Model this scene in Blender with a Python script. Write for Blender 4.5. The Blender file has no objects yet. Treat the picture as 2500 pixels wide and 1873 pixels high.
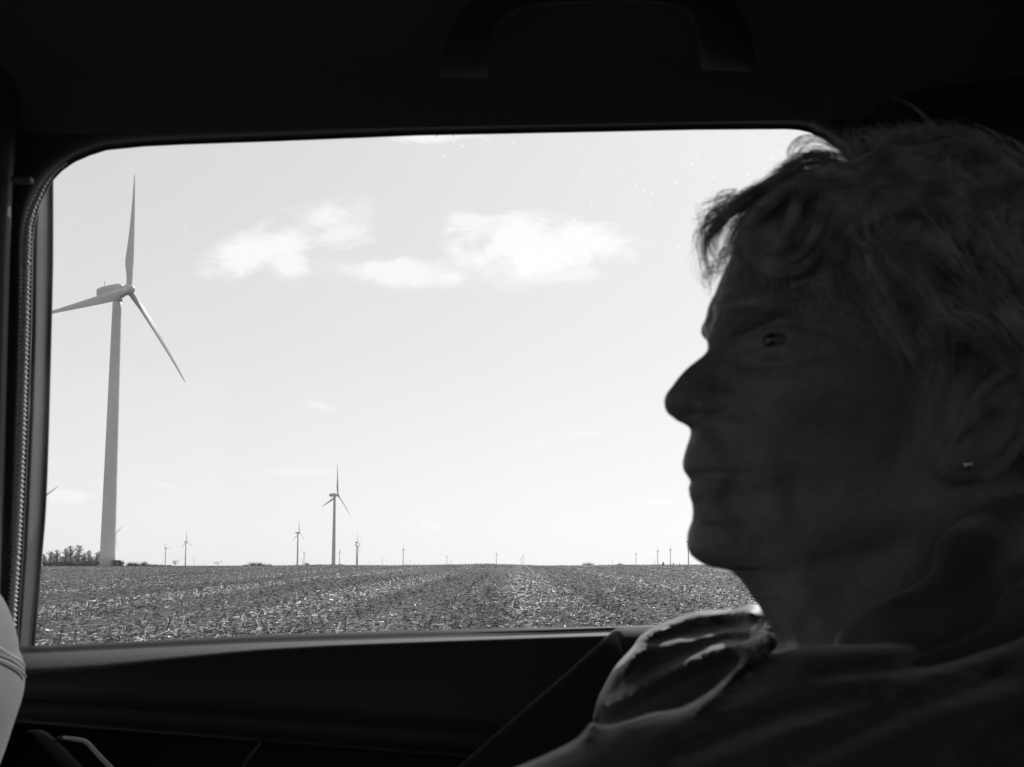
import bpy, math, random
import numpy as np
from mathutils import Vector, Matrix

# ------------------------------------------------------------------ camera, world, sun
SC = bpy.context.scene
COL = SC.collection
F = 3390.0                                   # focal length in pixels of a 2500 px wide frame
PITCH = math.atan((1381 - 936.5) / F)
EYE = 1.30
cam_d = bpy.data.cameras.new("camera")
cam = bpy.data.objects.new("camera", cam_d)
COL.objects.link(cam)
cam.location = (0, 0, EYE)
cam.rotation_euler = (math.pi / 2 + PITCH, 0, 0)
cam_d.sensor_width = 36
cam_d.lens = 36 * F / 2500
cam_d.clip_start = 0.02
cam_d.clip_end = 60000
cam_d.dof.use_dof = True
cam_d.dof.focus_distance = 60
cam_d.dof.aperture_fstop = 26
SC.camera = cam

SUN_AZ = math.radians(21)                    # to the right of the view direction (+Y towards +X)
SUN_EL = math.radians(33)
world = bpy.data.worlds.new("World")
SC.world = world
world.use_nodes = True
SC.view_settings.view_transform = 'Standard'
SC.view_settings.look = 'None'
SC.view_settings.exposure = 0.0
SC.view_settings.gamma = 1
SC.cycles.use_denoising = True
SC.cycles.max_bounces = 10
SC.cycles.diffuse_bounces = 6
SC.cycles.transparent_max_bounces = 24
SC.cycles.sample_clamp_indirect = 4.0


def unp(px, py):
    dx = (px - 1250) / F
    dv = (936.5 - py) / F
    return np.array([dx, math.cos(PITCH) - dv * math.sin(PITCH), math.sin(PITCH) + dv * math.cos(PITCH)])


def P(px, py, Y):
    """world point at depth Y (world y) seen towards photo position px,py"""
    d = unp(px, py)
    return np.array([0, 0, EYE]) + d * (Y / d[1])


def build_world():
    nt = world.node_tree
    N, Lk = nt.nodes, nt.links
    N.clear()
    out = N.new('ShaderNodeOutputWorld')
    bg = N.new('ShaderNodeBackground')
    bg.inputs['Strength'].default_value = 0.10
    sky = N.new('ShaderNodeTexSky')
    sky.sky_type = 'NISHITA'
    sky.sun_disc = False
    sky.sun_elevation = SUN_EL
    sky.sun_rotation = SUN_AZ
    sky.air_density = 1.0
    sky.dust_density = 1.0
    bw = N.new('ShaderNodeRGBToBW')
    Lk.new(sky.outputs[0], bw.inputs[0])

    def math_(op, a, b=None, c=None, clamp=False):
        n = N.new('ShaderNodeMath'); n.operation = op; n.use_clamp = clamp
        for i, v in enumerate((a, b, c)):
            if v is None: continue
            if isinstance(v, (int, float)): n.inputs[i].default_value = v
            else: Lk.new(v, n.inputs[i])
        return n.outputs[0]
    # black and white film response: compress the sky's range a little
    tone = math_('MULTIPLY', math_('POWER', math_('DIVIDE', bw.outputs[0], 8.0), SKY_POW), SKY_REF)
    tc = N.new('ShaderNodeTexCoord')
    sep = N.new('ShaderNodeSeparateXYZ')
    Lk.new(tc.outputs['Generated'], sep.inputs[0])
    # pale airlight towards the horizon
    air = math_('POWER', 2.718, math_('MULTIPLY', math_('ABSOLUTE', sep.outputs[2]), -14.0))
    tone = math_('ADD', tone, math_('MULTIPLY', air, SKY_AIR))
    yy = math_('MAXIMUM', sep.outputs[1], 0.05)
    u = math_('DIVIDE', sep.outputs[0], yy)
    w = math_('DIVIDE', sep.outputs[2], yy)
    comb = N.new('ShaderNodeCombineXYZ')
    Lk.new(u, comb.inputs[0]); Lk.new(w, comb.inputs[1])
    noi = N.new('ShaderNodeTexNoise')
    noi.inputs['Scale'].default_value = 22
    noi.inputs['Detail'].default_value = 9
    noi.inputs['Roughness'].default_value = 0.6
    noi.inputs['Distortion'].default_value = 0.5
    mp = N.new('ShaderNodeMapping'); mp.inputs['Scale'].default_value = (1, 1.7, 1)
    Lk.new(comb.outputs[0], mp.inputs[0]); Lk.new(mp.outputs[0], noi.inputs['Vector'])
    nz = math_('SUBTRACT', noi.outputs['Fac'], 0.5)
    total = None
    # photo position, half sizes, tilt in degrees, density
    for (px, py, rx, ry, rot, dens) in CLOUDS:
        d = unp(px, py)
        cu, cw = d[0] / d[1], d[2] / d[1]
        a = math.radians(rot)
        du = math_('SUBTRACT', u, float(cu)); dw = math_('SUBTRACT', w, float(cw))
        ra = math_('MULTIPLY', math_('ADD', math_('MULTIPLY', du, math.cos(a)), math_('MULTIPLY', dw, math.sin(a))), F / rx)
        rb = math_('MULTIPLY', math_('SUBTRACT', math_('MULTIPLY', dw, math.cos(a)), math_('MULTIPLY', du, math.sin(a))), F / (ry * 1.05))
        r = math_('SQRT', math_('ADD', math_('MULTIPLY', ra, ra), math_('MULTIPLY', rb, rb)))
        m = math_('ADD', math_('SUBTRACT', 1.0, r), math_('MULTIPLY', nz, 3.3))
        mr = N.new('ShaderNodeMapRange'); mr.interpolation_type = 'SMOOTHSTEP'
        mr.inputs['From Min'].default_value = -0.40; mr.inputs['From Max'].default_value = 0.62
        mr.inputs['To Max'].default_value = dens
        Lk.new(m, mr.inputs[0])
        total = mr.outputs[0] if total is None else math_('MAXIMUM', total, mr.outputs[0])
    front = math_('GREATER_THAN', sep.outputs[1], 0.06)
    total = math_('MULTIPLY', total, front)
    cloudy = math_('ADD', math_('MULTIPLY', tone, math_('SUBTRACT', 1.0, total)), math_('MULTIPLY', total, CLOUD_LEVEL))
    Lk.new(cloudy, bg.inputs['Color'])
    Lk.new(bg.outputs[0], out.inputs[0])


SKY_POW, SKY_REF, SKY_AIR, CLOUD_LEVEL = 0.30, 8.2, 0.9, 10.4
CLOUDS = [(690, 585, 175, 52, 22, 0.85), (585, 610, 70, 24, 10, 0.5), (700, 650, 50, 50, 0, 0.8), (870, 530, 60, 40, 60, 0.3),
          (820, 570, 90, 32, 10, 0.6), (640, 600, 150, 40, 12, 0.55), (1040, 672, 230, 26, -3, 0.55), (1260, 640, 200, 44, 4, 0.6),
          (960, 665, 160, 30, -8, 0.75), (1100, 680, 60, 26, 0, 0.8), (1300, 600, 190, 66, 0, 1.0), (1410, 590, 110, 50, -15, 1.0),
          (1200, 620, 90, 50, 20, 0.85), (1390, 670, 110, 26, 0, 0.6), (1150, 538, 48, 18, 0, 0.7), (1070, 334, 110, 14, 0, 0.8),
          (785, 992, 36, 10, -15, 0.4), (725, 1150, 95, 12, 0, 0.35), (400, 1185, 34, 8, 0, 0.3), (170, 1212, 60, 14, 0, 0.45),
          (1625, 1226, 50, 8, 0, 0.7), (1055, 1284, 32, 8, -15, 0.35), (1415, 1060, 42, 6, 0, 0.3), (1320, 1082, 50, 6, 0, 0.3)]
build_world()

sun_d = bpy.data.lights.new("sun", 'SUN')
sun_d.energy = 4.0
sun_d.angle = math.radians(0.53)
sun_d.color = (1.0, 1.0, 1.0)               # black and white photograph
sun = bpy.data.objects.new("sun", sun_d)
COL.objects.link(sun)
sdir = Vector((math.sin(SUN_AZ) * math.cos(SUN_EL), math.cos(SUN_AZ) * math.cos(SUN_EL), math.sin(SUN_EL)))
sun.rotation_euler = sdir.to_track_quat('Z', 'Y').to_euler()
sun.location = (5, 10, 30)

rng = np.random.default_rng(7)
random.seed(7)


# ------------------------------------------------------------------ helpers
def mesh_obj(name, verts, faces, material, parent=None, smooth=True, matidx=None):
    me = bpy.data.meshes.new(name)
    verts = np.asarray(verts, dtype=np.float32).reshape(-1, 3)
    if isinstance(faces, np.ndarray) and faces.ndim == 2:
        k = faces.shape[1]; nf = faces.shape[0]
        me.vertices.add(len(verts)); me.vertices.foreach_set('co', verts.ravel())
        me.loops.add(nf * k); me.loops.foreach_set('vertex_index', faces.astype(np.int32).ravel())
        me.polygons.add(nf); me.polygons.foreach_set('loop_start', np.arange(0, nf * k, k, dtype=np.int32))
        me.update(calc_edges=True)
    else:
        me.from_pydata([tuple(map(float, v)) for v in verts], [], [tuple(int(i) for i in f) for f in faces])
        me.update()
    me.polygons.foreach_set('use_smooth', [smooth] * len(me.polygons))
    me.materials.append(material)
    ob = bpy.data.objects.new(name, me)
    COL.objects.link(ob)
    if parent is not None:
        ob.parent = parent
        ob.matrix_parent_inverse = parent.matrix_world.inverted() if parent.type != 'EMPTY' else Matrix.Translation(-parent.location)
    return ob


def tag(o, label=None, cat=None, group=None, kind=None):
    if label: o['label'] = label
    if cat: o['category'] = cat
    if group: o['group'] = group
    if kind: o['kind'] = kind
    return o


def empty(name, loc):
    o = bpy.data.objects.new(name, None)
    o.location = loc
    o.empty_display_size = 0.1
    COL.objects.link(o)
    return o


def principled(name, col, rough=0.8, spec=0.3, metal=0.0, noise=None, bump=None, sheen=0.0, coat=0.0, trans=0.0):
    """noise=(scale, low, high) multiplies the colour; bump=(scale, strength, distance)"""
    m = bpy.data.materials.new(name)
    m.use_nodes = True
    nt = m.node_tree
    b = nt.nodes['Principled BSDF']
    b.inputs['Base Color'].default_value = (col, col, col, 1)
    b.inputs['Roughness'].default_value = rough
    b.inputs['Specular IOR Level'].default_value = spec
    b.inputs['Metallic'].default_value = metal
    b.inputs['Sheen Weight'].default_value = sheen
    b.inputs['Coat Weight'].default_value = coat
    tc = nt.nodes.new('ShaderNodeTexCoord')
    if noise:
        n = nt.nodes.new('ShaderNodeTexNoise')
        n.inputs['Scale'].default_value = noise[0]; n.inputs['Detail'].default_value = 5
        nt.links.new(tc.outputs['Object'], n.inputs['Vector'])
        r = nt.nodes.new('ShaderNodeMapRange')
        r.inputs['From Min'].default_value = 0.3; r.inputs['From Max'].default_value = 0.7
        r.inputs['To Min'].default_value = col * noise[1]; r.inputs['To Max'].default_value = col * noise[2]
        nt.links.new(n.outputs['Fac'], r.inputs[0])
        c = nt.nodes.new('ShaderNodeCombineColor')
        for i in range(3): nt.links.new(r.outputs[0], c.inputs[i])
        nt.links.new(c.outputs[0], b.inputs['Base Color'])
    if bump:
        n = nt.nodes.new('ShaderNodeTexNoise')
        n.inputs['Scale'].default_value = bump[0]; n.inputs['Detail'].default_value = 6
        nt.links.new(tc.outputs['Object'], n.inputs['Vector'])
        bp = nt.nodes.new('ShaderNodeBump')
        bp.inputs['Strength'].default_value = bump[1]; bp.inputs['Distance'].default_value = bump[2]
        nt.links.new(n.outputs['Fac'], bp.inputs['Height'])
        nt.links.new(bp.outputs[0], b.inputs['Normal'])
    return m


def tube(path, radii, sides=8, closed=False, cap=True):
    """verts, faces of a tube along path"""
    path = np.asarray(path, float); n = len(path)
    radii = np.broadcast_to(np.asarray(radii, float), (n,)) if np.ndim(radii) <= 1 else radii
    tan = np.gradient(path, axis=0) if not closed else (np.roll(path, -1, 0) - np.roll(path, 1, 0))
    tan /= np.linalg.norm(tan, axis=1)[:, None] + 1e-12
    up = np.array([0, 0, 1.0]) if abs(tan[0][2]) < 0.9 else np.array([1.0, 0, 0])
    V = []
    a = np.cross(tan[0], up); a /= np.linalg.norm(a)
    for i in range(n):
        a = a - tan[i] * a.dot(tan[i]); a /= np.linalg.norm(a) + 1e-12
        b = np.cross(tan[i], a)
        for k in range(sides):
            t = 2 * math.pi * k / sides
            V.append(path[i] + radii[i] * (a * math.cos(t) + b * math.sin(t)))
    Fc = []
    m = n if closed else n - 1
    for i in range(m):
        j = (i + 1) % n
        for k in range(sides):
            l = (k + 1) % sides
            Fc.append((i * sides + k, i * sides + l, j * sides + l, j * sides + k))
    if cap and not closed:
        Fc.append(tuple(range(sides))[::-1])
        Fc.append(tuple((n - 1) * sides + k for k in range(sides)))
    return V, Fc


class MB:
    def __init__(s): s.v = []; s.f = []
    def add(s, V, Fc):
        o = len(s.v); s.v += [tuple(x) for x in V]; s.f += [tuple(i + o for i in f) for f in Fc]
        return s
    def box(s, lo, hi, rot=None, c=None):
        V = [(x, y, z) for z in (lo[2], hi[2]) for y in (lo[1], hi[1]) for x in (lo[0], hi[0])]
        if rot is not None:
            M = Matrix.Rotation(rot[0], 3, rot[1]); c = Vector(c)
            V = [tuple(M @ (Vector(v) - c) + c) for v in V]
        return s.add(V, [(0, 2, 3, 1), (4, 5, 7, 6), (0, 1, 5, 4), (1, 3, 7, 5), (3, 2, 6, 7), (2, 0, 4, 6)])
    def tube(s, *a, **k): return s.add(*tube(*a, **k))
    def build(s, name, m, parent=None, smooth=True): return mesh_obj(name, s.v, s.f, m, parent, smooth)


def smoothpath(pts, n):
    """Catmull-Rom resample"""
    pts = np.asarray(pts, float)
    p = np.vstack([2 * pts[0] - pts[1], pts, 2 * pts[-1] - pts[-2]])
    seg = np.linalg.norm(np.diff(pts, axis=0), axis=1); s = np.concatenate([[0], np.cumsum(seg)])
    t = np.linspace(0, s[-1], n); out = []
    for x in t:
        i = min(max(np.searchsorted(s, x, side='right') - 1, 0), len(seg) - 1)
        u = (x - s[i]) / max(seg[i], 1e-9)
        a, b, c, d = p[i], p[i + 1], p[i + 2], p[i + 3]
        out.append(0.5 * (2 * b + (c - a) * u + (2 * a - 5 * b + 4 * c - d) * u * u + (3 * b - a - 3 * c + d) * u ** 3))
    return np.array(out)


# ---- signed distance modelling
def smin(a, b, k):
    h = np.clip(0.5 + 0.5 * (b - a) / k, 0, 1)
    return b + (a - b) * h - k * h * (1 - h)


def smax(a, b, k): return -smin(-a, -b, k)


def ell(p, c, r):
    q = (p - np.array(c, np.float32)) / np.array(r, np.float32)
    l = np.sqrt((q * q).sum(-1)); q2 = q / np.array(r, np.float32)
    g = np.sqrt((q2 * q2).sum(-1)) + 1e-6
    return l * (l - 1) / g


def cap(p, a, b, ra, rb=None):
    rb = ra if rb is None else rb
    a = np.array(a, np.float32); b = np.array(b, np.float32)
    ab = b - a; pa = p - a
    h = np.clip((pa @ ab) / float(ab @ ab + 1e-9), 0, 1)
    d = pa - h[..., None] * ab
    return np.sqrt((d * d).sum(-1)) - (ra + (rb - ra) * h)


def chain(p, pts, radii):
    d = None
    for i in range(len(pts) - 1):
        e = cap(p, pts[i], pts[i + 1], radii[i], radii[i + 1])
        d = e if d is None else np.minimum(d, e)
    return d


def surface_nets(fn, lo, hi, h):
    lo = np.array(lo, np.float32); hi = np.array(hi, np.float32)
    n = np.ceil((hi - lo) / h).astype(int) + 1
    ax = [lo[i] + h * np.arange(n[i], dtype=np.float32) for i in range(3)]
    f = np.empty(n, np.float32)
    step = 12
    for i in range(0, n[0], step):
        X, Y, Z = np.meshgrid(ax[0][i:i + step], ax[1], ax[2], indexing='ij')
        f[i:i + step] = fn(np.stack([X, Y, Z], -1))
    s = f < 0
    cx, cy, cz = n - 1
    acc = np.zeros((cx, cy, cz, 3), np.float32); cnt = np.zeros((cx, cy, cz), np.float32)
    for axis in range(3):
        o = [a for a in range(3) if a != axis]
        for d1 in (0, 1):
            for d2 in (0, 1):
                st = [0, 0, 0]; st[o[0]] = d1; st[o[1]] = d2
                en = list(st); en[axis] = 1
                A = f[st[0]:st[0] + cx, st[1]:st[1] + cy, st[2]:st[2] + cz]
                B = f[en[0]:en[0] + cx, en[1]:en[1] + cy, en[2]:en[2] + cz]
                x = (A < 0) != (B < 0)
                t = np.where(x, A / np.where(x, A - B, 1), 0)
                cnt += x
                acc[..., axis] += t
                acc[..., o[0]] += x * d1; acc[..., o[1]] += x * d2
    act = cnt > 0
    idx = -np.ones((cx, cy, cz), np.int64); idx[act] = np.arange(act.sum())
    cells = np.argwhere(act)
    V = lo + h * (cells + acc[act] / cnt[act][:, None])
    quads = []
    for axis in range(3):
        o1, o2 = (axis + 1) % 3, (axis + 2) % 3
        sl0 = [slice(None)] * 3; sl1 = [slice(None)] * 3
        sl0[axis] = slice(0, -1); sl1[axis] = slice(1, None)
        x = s[tuple(sl0)] != s[tuple(sl1)]
        e = np.argwhere(x)
        ok = (e[:, o1] > 0) & (e[:, o2] > 0) & (e[:, o1] < n[o1] - 1) & (e[:, o2] < n[o2] - 1)
        e = e[ok]
        inside = s[e[:, 0], e[:, 1], e[:, 2]]
        def cell(a, b):
            c = e.copy(); c[:, o1] -= a; c[:, o2] -= b
            return idx[c[:, 0], c[:, 1], c[:, 2]]
        q = np.stack([cell(1, 1), cell(0, 1), cell(0, 0), cell(1, 0)], 1)
        q[~inside] = q[~inside][:, ::-1]
        quads.append(q)
    Q = np.concatenate(quads); Q = Q[(Q >= 0).all(1)]
    return V, Q


def relax(V, Q, it=2, lam=0.5):
    E = np.concatenate([Q[:, [0, 1]], Q[:, [1, 2]], Q[:, [2, 3]], Q[:, [3, 0]]])
    V = V.astype(np.float64)
    for _ in range(it):
        S = np.zeros_like(V); C = np.zeros(len(V))
        for a, b in ((0, 1), (1, 0)):
            for k in range(3): S[:, k] += np.bincount(E[:, a], V[E[:, b], k], len(V))
            C += np.bincount(E[:, a], minlength=len(V))
        V = V + lam * (S / np.maximum(C, 1)[:, None] - V)
    return V




# ------------------------------------------------------------------ ground
CREST = np.array([(-1500, 1384), (90, 1384), (450, 1384.5), (600, 1383), (700, 1381), (800, 1379), (880, 1380.5), (960, 1380.5),
                  (1100, 1379), (1190, 1377), (1280, 1380), (1340, 1382), (1420, 1381), (1500, 1380), (1650, 1379.5), (2600, 1379.5), (6000, 1381)])


def terrain(x, y):
    x = np.asarray(x, float); y = np.asarray(y, float)
    px = 1250 + F * x / np.maximum(y, 30.0)
    zc = 1.3 + (1381 - np.interp(px, CREST[:, 0], CREST[:, 1])) * 230 / F
    t = np.clip((y - 8) / 222, 0, 1)
    rise = t * (1.35 - 0.35 * t)
    roll = 0.05 * np.sin(x * 0.11 + y * 0.05) * np.clip(y / 60, 0, 1) * (1 - t) + 0.03 * np.sin(x * 0.031 - y * 0.083)
    beyond = np.clip((y - 230) / 300, 0, 1)
    return zc * rise * (1 - beyond) + 1.02 * beyond + roll * (1 - beyond)


def build_ground():
    rad = np.concatenate([[0.0], np.geomspace(2.5, 220, 150), np.geomspace(226, 30000, 60)])
    az = np.concatenate([np.linspace(-0.5, 0.5, 320), np.linspace(0.53, 2 * math.pi - 0.53, 120)])
    na = len(az)
    R, A = np.meshgrid(rad, az, indexing='ij')
    X = R * np.sin(A); Y = R * np.cos(A)
    Z = terrain(X, Y) * (Y > 0)
    V = np.stack([X, Y, Z], -1).reshape(-1, 3)
    i = np.arange(len(rad) - 1)[:, None]; j = np.arange(na)[None, :]
    a = i * na + j; b = i * na + (j + 1) % na; c = (i + 1) * na + (j + 1) % na; d = (i + 1) * na + j
    Q = np.stack([a, d, c, b], -1).reshape(-1, 4)
    m = bpy.data.materials.new('field_soil'); m.use_nodes = True
    nt = m.node_tree; N = nt.nodes; Lk = nt.links
    b_ = N['Principled BSDF']; b_.inputs['Roughness'].default_value = 0.9; b_.inputs['Specular IOR Level'].default_value = 0.15
    tc = N.new('ShaderNodeTexCoord')
    n1 = N.new('ShaderNodeTexNoise'); n1.inputs['Scale'].default_value = 5.0; n1.inputs['Detail'].default_value = 8; n1.inputs['Roughness'].default_value = 0.75
    mp = N.new('ShaderNodeMapping'); mp.inputs['Scale'].default_value = (1.0, 0.35, 1)
    Lk.new(tc.outputs['Object'], mp.inputs[0]); Lk.new(mp.outputs[0], n1.inputs['Vector'])
    n2 = N.new('ShaderNodeTexNoise'); n2.inputs['Scale'].default_value = 1.0; n2.inputs['Detail'].default_value = 3
    mp2 = N.new('ShaderNodeMapping'); mp2.inputs['Scale'].default_value = (0.36, 0.012, 1)
    Lk.new(tc.outputs['Object'], mp2.inputs[0]); Lk.new(mp2.outputs[0], n2.inputs['Vector'])
    ad = N.new('ShaderNodeMath'); ad.operation = 'MULTIPLY_ADD'; ad.inputs[1].default_value = 0.55
    Lk.new(n2.outputs['Fac'], ad.inputs[0]); Lk.new(n1.outputs['Fac'], ad.inputs[2])
    mr = N.new('ShaderNodeMapRange'); mr.inputs['From Min'].default_value = 0.62; mr.inputs['From Max'].default_value = 1.0
    mr.inputs['To Min'].default_value = 0.035; mr.inputs['To Max'].default_value = 0.17
    Lk.new(ad.outputs[0], mr.inputs[0])
    cc = N.new('ShaderNodeCombineColor')
    for k in range(3): Lk.new(mr.outputs[0], cc.inputs[k])
    Lk.new(cc.outputs[0], b_.inputs['Base Color'])
    bp = N.new('ShaderNodeBump'); bp.inputs['Strength'].default_value = 0.8; bp.inputs['Distance'].default_value = 0.12
    Lk.new(n1.outputs['Fac'], bp.inputs['Height']); Lk.new(bp.outputs[0], b_.inputs['Normal'])
    g = mesh_obj('field_ground', V, Q, m)
    tag(g, kind='structure')
    # the road the car stands on, a sheet just above the soil
    ro = principled('asphalt', 0.05, 0.9, 0.2, noise=(6, 0.7, 1.3), bump=(90, 0.3, 0.004))
    mb = MB()
    V = [(x, y, 0.012) for x in (-400, 400) for y in (-5.2, 2.6)]
    r = mesh_obj('road', V, [(0, 2, 3, 1)], ro)
    tag(r, kind='structure')


def stripe(x, y):
    """bands of chopped residue left by the harvester, running away from the road"""
    s = 0.5 + 0.5 * np.sin(2 * np.pi * x / 5.8 + 0.25 * np.sin(y * 0.035) + 0.6)
    s2 = 0.5 + 0.5 * np.sin(2 * np.pi * x / 1.52 + 0.4)
    return 0.30 + 0.52 * s + 0.18 * s2


def build_residue():
    n = 520000
    t = rng.random(n)
    y = 17 * (245 / 17.) ** (t ** 0.9)
    x = (rng.random(n) * 2 - 1) * (0.40 * y + 3)
    far = np.clip((y - 17) / 200, 0, 1)
    patch = 0.5 + 0.5 * np.sin(x * 0.09 + 1.3 * np.sin(y * 0.04)) * np.sin(y * 0.06 + x * 0.02)
    keep = rng.random(n) < np.clip(stripe(x, y) * (0.7 + 0.5 * patch), 0.08, 1)
    x = x[keep]; y = y[keep]; far = far[keep]; n = len(x)
    L = rng.gamma(2.4, 0.025, n) * (1 + 0.35 * far) + 0.025
    W = (0.008 + 0.018 * rng.random(n)) * (1 + 0.6 * far)
    stub = rng.random(n) < 0.012
    x[stub] = np.round(x[stub] / 0.76) * 0.76 + rng.normal(0, 0.05, stub.sum())
    L[stub] = 0.08 + 0.15 * rng.random(stub.sum()); W[stub] = 0.022
    az = rng.random(n) * 2 * np.pi
    laid = (y < 48) & (rng.random(n) < .6); az[laid] = rng.normal(-.7, .55, laid.sum())
    el = np.where(stub, 0.8 + 0.6 * rng.random(n), np.abs(rng.normal(0.0, 0.12, n)))
    d = np.stack([np.cos(az) * np.cos(el), np.sin(az) * np.cos(el), np.sin(el)], -1)
    r = rng.normal(0, 1, (n, 3)); r[:, 2] *= 0.5
    s = np.cross(d, r); s /= np.linalg.norm(s, axis=1)[:, None]
    flat = ~stub & (rng.random(n) < 0.6)
    s[flat, 2] *= 0.15
    c = np.stack([x, y, terrain(x, y) + 0.012 + 0.05 * rng.random(n) * (1 + far)], -1)
    bend = np.cross(d, s) * (L * rng.normal(0, 0.12, n))[:, None]
    V = np.empty((n, 6, 3))
    for k, (u, e) in enumerate(((0, 0), (0.5, 1), (1, 0))):
        mid = c + d * (L * u)[:, None] + bend * e
        V[:, 2 * k] = mid - s * (W / 2)[:, None]; V[:, 2 * k + 1] = mid + s * (W / 2)[:, None]
    base = (np.arange(n) * 6)[:, None]
    Q = np.concatenate([base + np.array([[0, 1, 3, 2]]), base + np.array([[2, 3, 5, 4]])])
    m = bpy.data.materials.new('corn_residue'); m.use_nodes = True
    nt = m.node_tree; N = nt.nodes; Lk = nt.links
    b_ = N['Principled BSDF']; b_.inputs['Roughness'].default_value = 0.42; b_.inputs['Specular IOR Level'].default_value = 0.4
    gi = N.new('ShaderNodeNewGeometry')
    mr = N.new('ShaderNodeMath'); mr.operation = 'POWER'; mr.inputs[1].default_value = 4.2
    Lk.new(gi.outputs['Random Per Island'], mr.inputs[0])
    m2 = N.new('ShaderNodeMapRange'); m2.inputs['To Min'].default_value = 0.035; m2.inputs['To Max'].default_value = 1.5; m2.clamp = True
    # weathered, soil-covered bands between the pale windrows
    tc = N.new('ShaderNodeTexCoord'); sp = N.new('ShaderNodeSeparateXYZ'); Lk.new(tc.outputs['Object'], sp.inputs[0])
    def mt(op, a, b, c=None):
        q = N.new('ShaderNodeMath'); q.operation = op
        for i_, v_ in enumerate((a, b, c)):
            if v_ is None: continue
            if isinstance(v_, (int, float)): q.inputs[i_].default_value = v_
            else: Lk.new(v_, q.inputs[i_])
        return q.outputs[0]
    wv = mt('SINE', mt('MULTIPLY', sp.outputs[1], .035), 0)
    ph = mt('MULTIPLY_ADD', wv, .25, mt('MULTIPLY_ADD', sp.outputs[0], 2 * math.pi / 5.8, .6))
    s1 = mt('MULTIPLY_ADD', mt('SINE', ph, 0), .5, .5)
    s2 = mt('MULTIPLY_ADD', mt('SINE', mt('MULTIPLY_ADD', sp.outputs[0], 2 * math.pi / 1.52, .4), 0), .5, .5)
    nn = N.new('ShaderNodeTexNoise'); nn.inputs['Scale'].default_value = .05; nn.inputs['Detail'].default_value = 3
    nm = N.new('ShaderNodeMapping'); nm.inputs['Scale'].default_value = (2.6, .35, 1); Lk.new(tc.outputs['Object'], nm.inputs[0]); Lk.new(nm.outputs[0], nn.inputs['Vector'])
    near = mt('MULTIPLY_ADD', sp.outputs[1], -.05, 2.2)
    near = mt('MINIMUM', mt('MAXIMUM', near, mt('MULTIPLY_ADD', sp.outputs[0], -.08, -1.0)), 1)
    near = mt('MAXIMUM', near, 0)
    band = mt('POWER', s1, 1.7)
    band = mt('ADD', mt('MULTIPLY', band, mt('SUBTRACT', 1, near)), mt('MULTIPLY', near, .45))
    st = mt('MAXIMUM', mt('MULTIPLY_ADD', band, 1.05, mt('MULTIPLY_ADD', s2, .42, mt('MULTIPLY_ADD', nn.outputs['Fac'], .8, -.50))), .05)
    Lk.new(mt('MULTIPLY', mr.outputs[0], st), m2.inputs[0])
    cc = N.new('ShaderNodeCombineColor')
    for k in range(3): Lk.new(m2.outputs[0], cc.inputs[k])
    Lk.new(cc.outputs[0], b_.inputs['Base Color'])
    tr = N.new('ShaderNodeBsdfTranslucent'); Lk.new(cc.outputs[0], tr.inputs['Color'])
    mx = N.new('ShaderNodeMixShader'); mx.inputs[0].default_value = 0.25
    Lk.new(b_.outputs[0], mx.inputs[1]); Lk.new(tr.outputs[0], mx.inputs[2])
    Lk.new(mx.outputs[0], N['Material Output'].inputs[0])
    o = mesh_obj('stubble', V.reshape(-1, 3), Q, m, smooth=False)
    tag(o, 'chopped pale corn stalks and leaves strewn over the dark harvested field', 'crop stubble', kind='stuff')


# ------------------------------------------------------------------ wind turbines
M_TURB = principled('turbine_paint', 0.62, 0.45, 0.4, noise=(0.35, 0.93, 1.03))
M_DARK = principled('dark_metal', 0.05, 0.6, 0.3)
HUB_H, BLADE = 80.0, 37.5
YAW = math.radians(-22)


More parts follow.
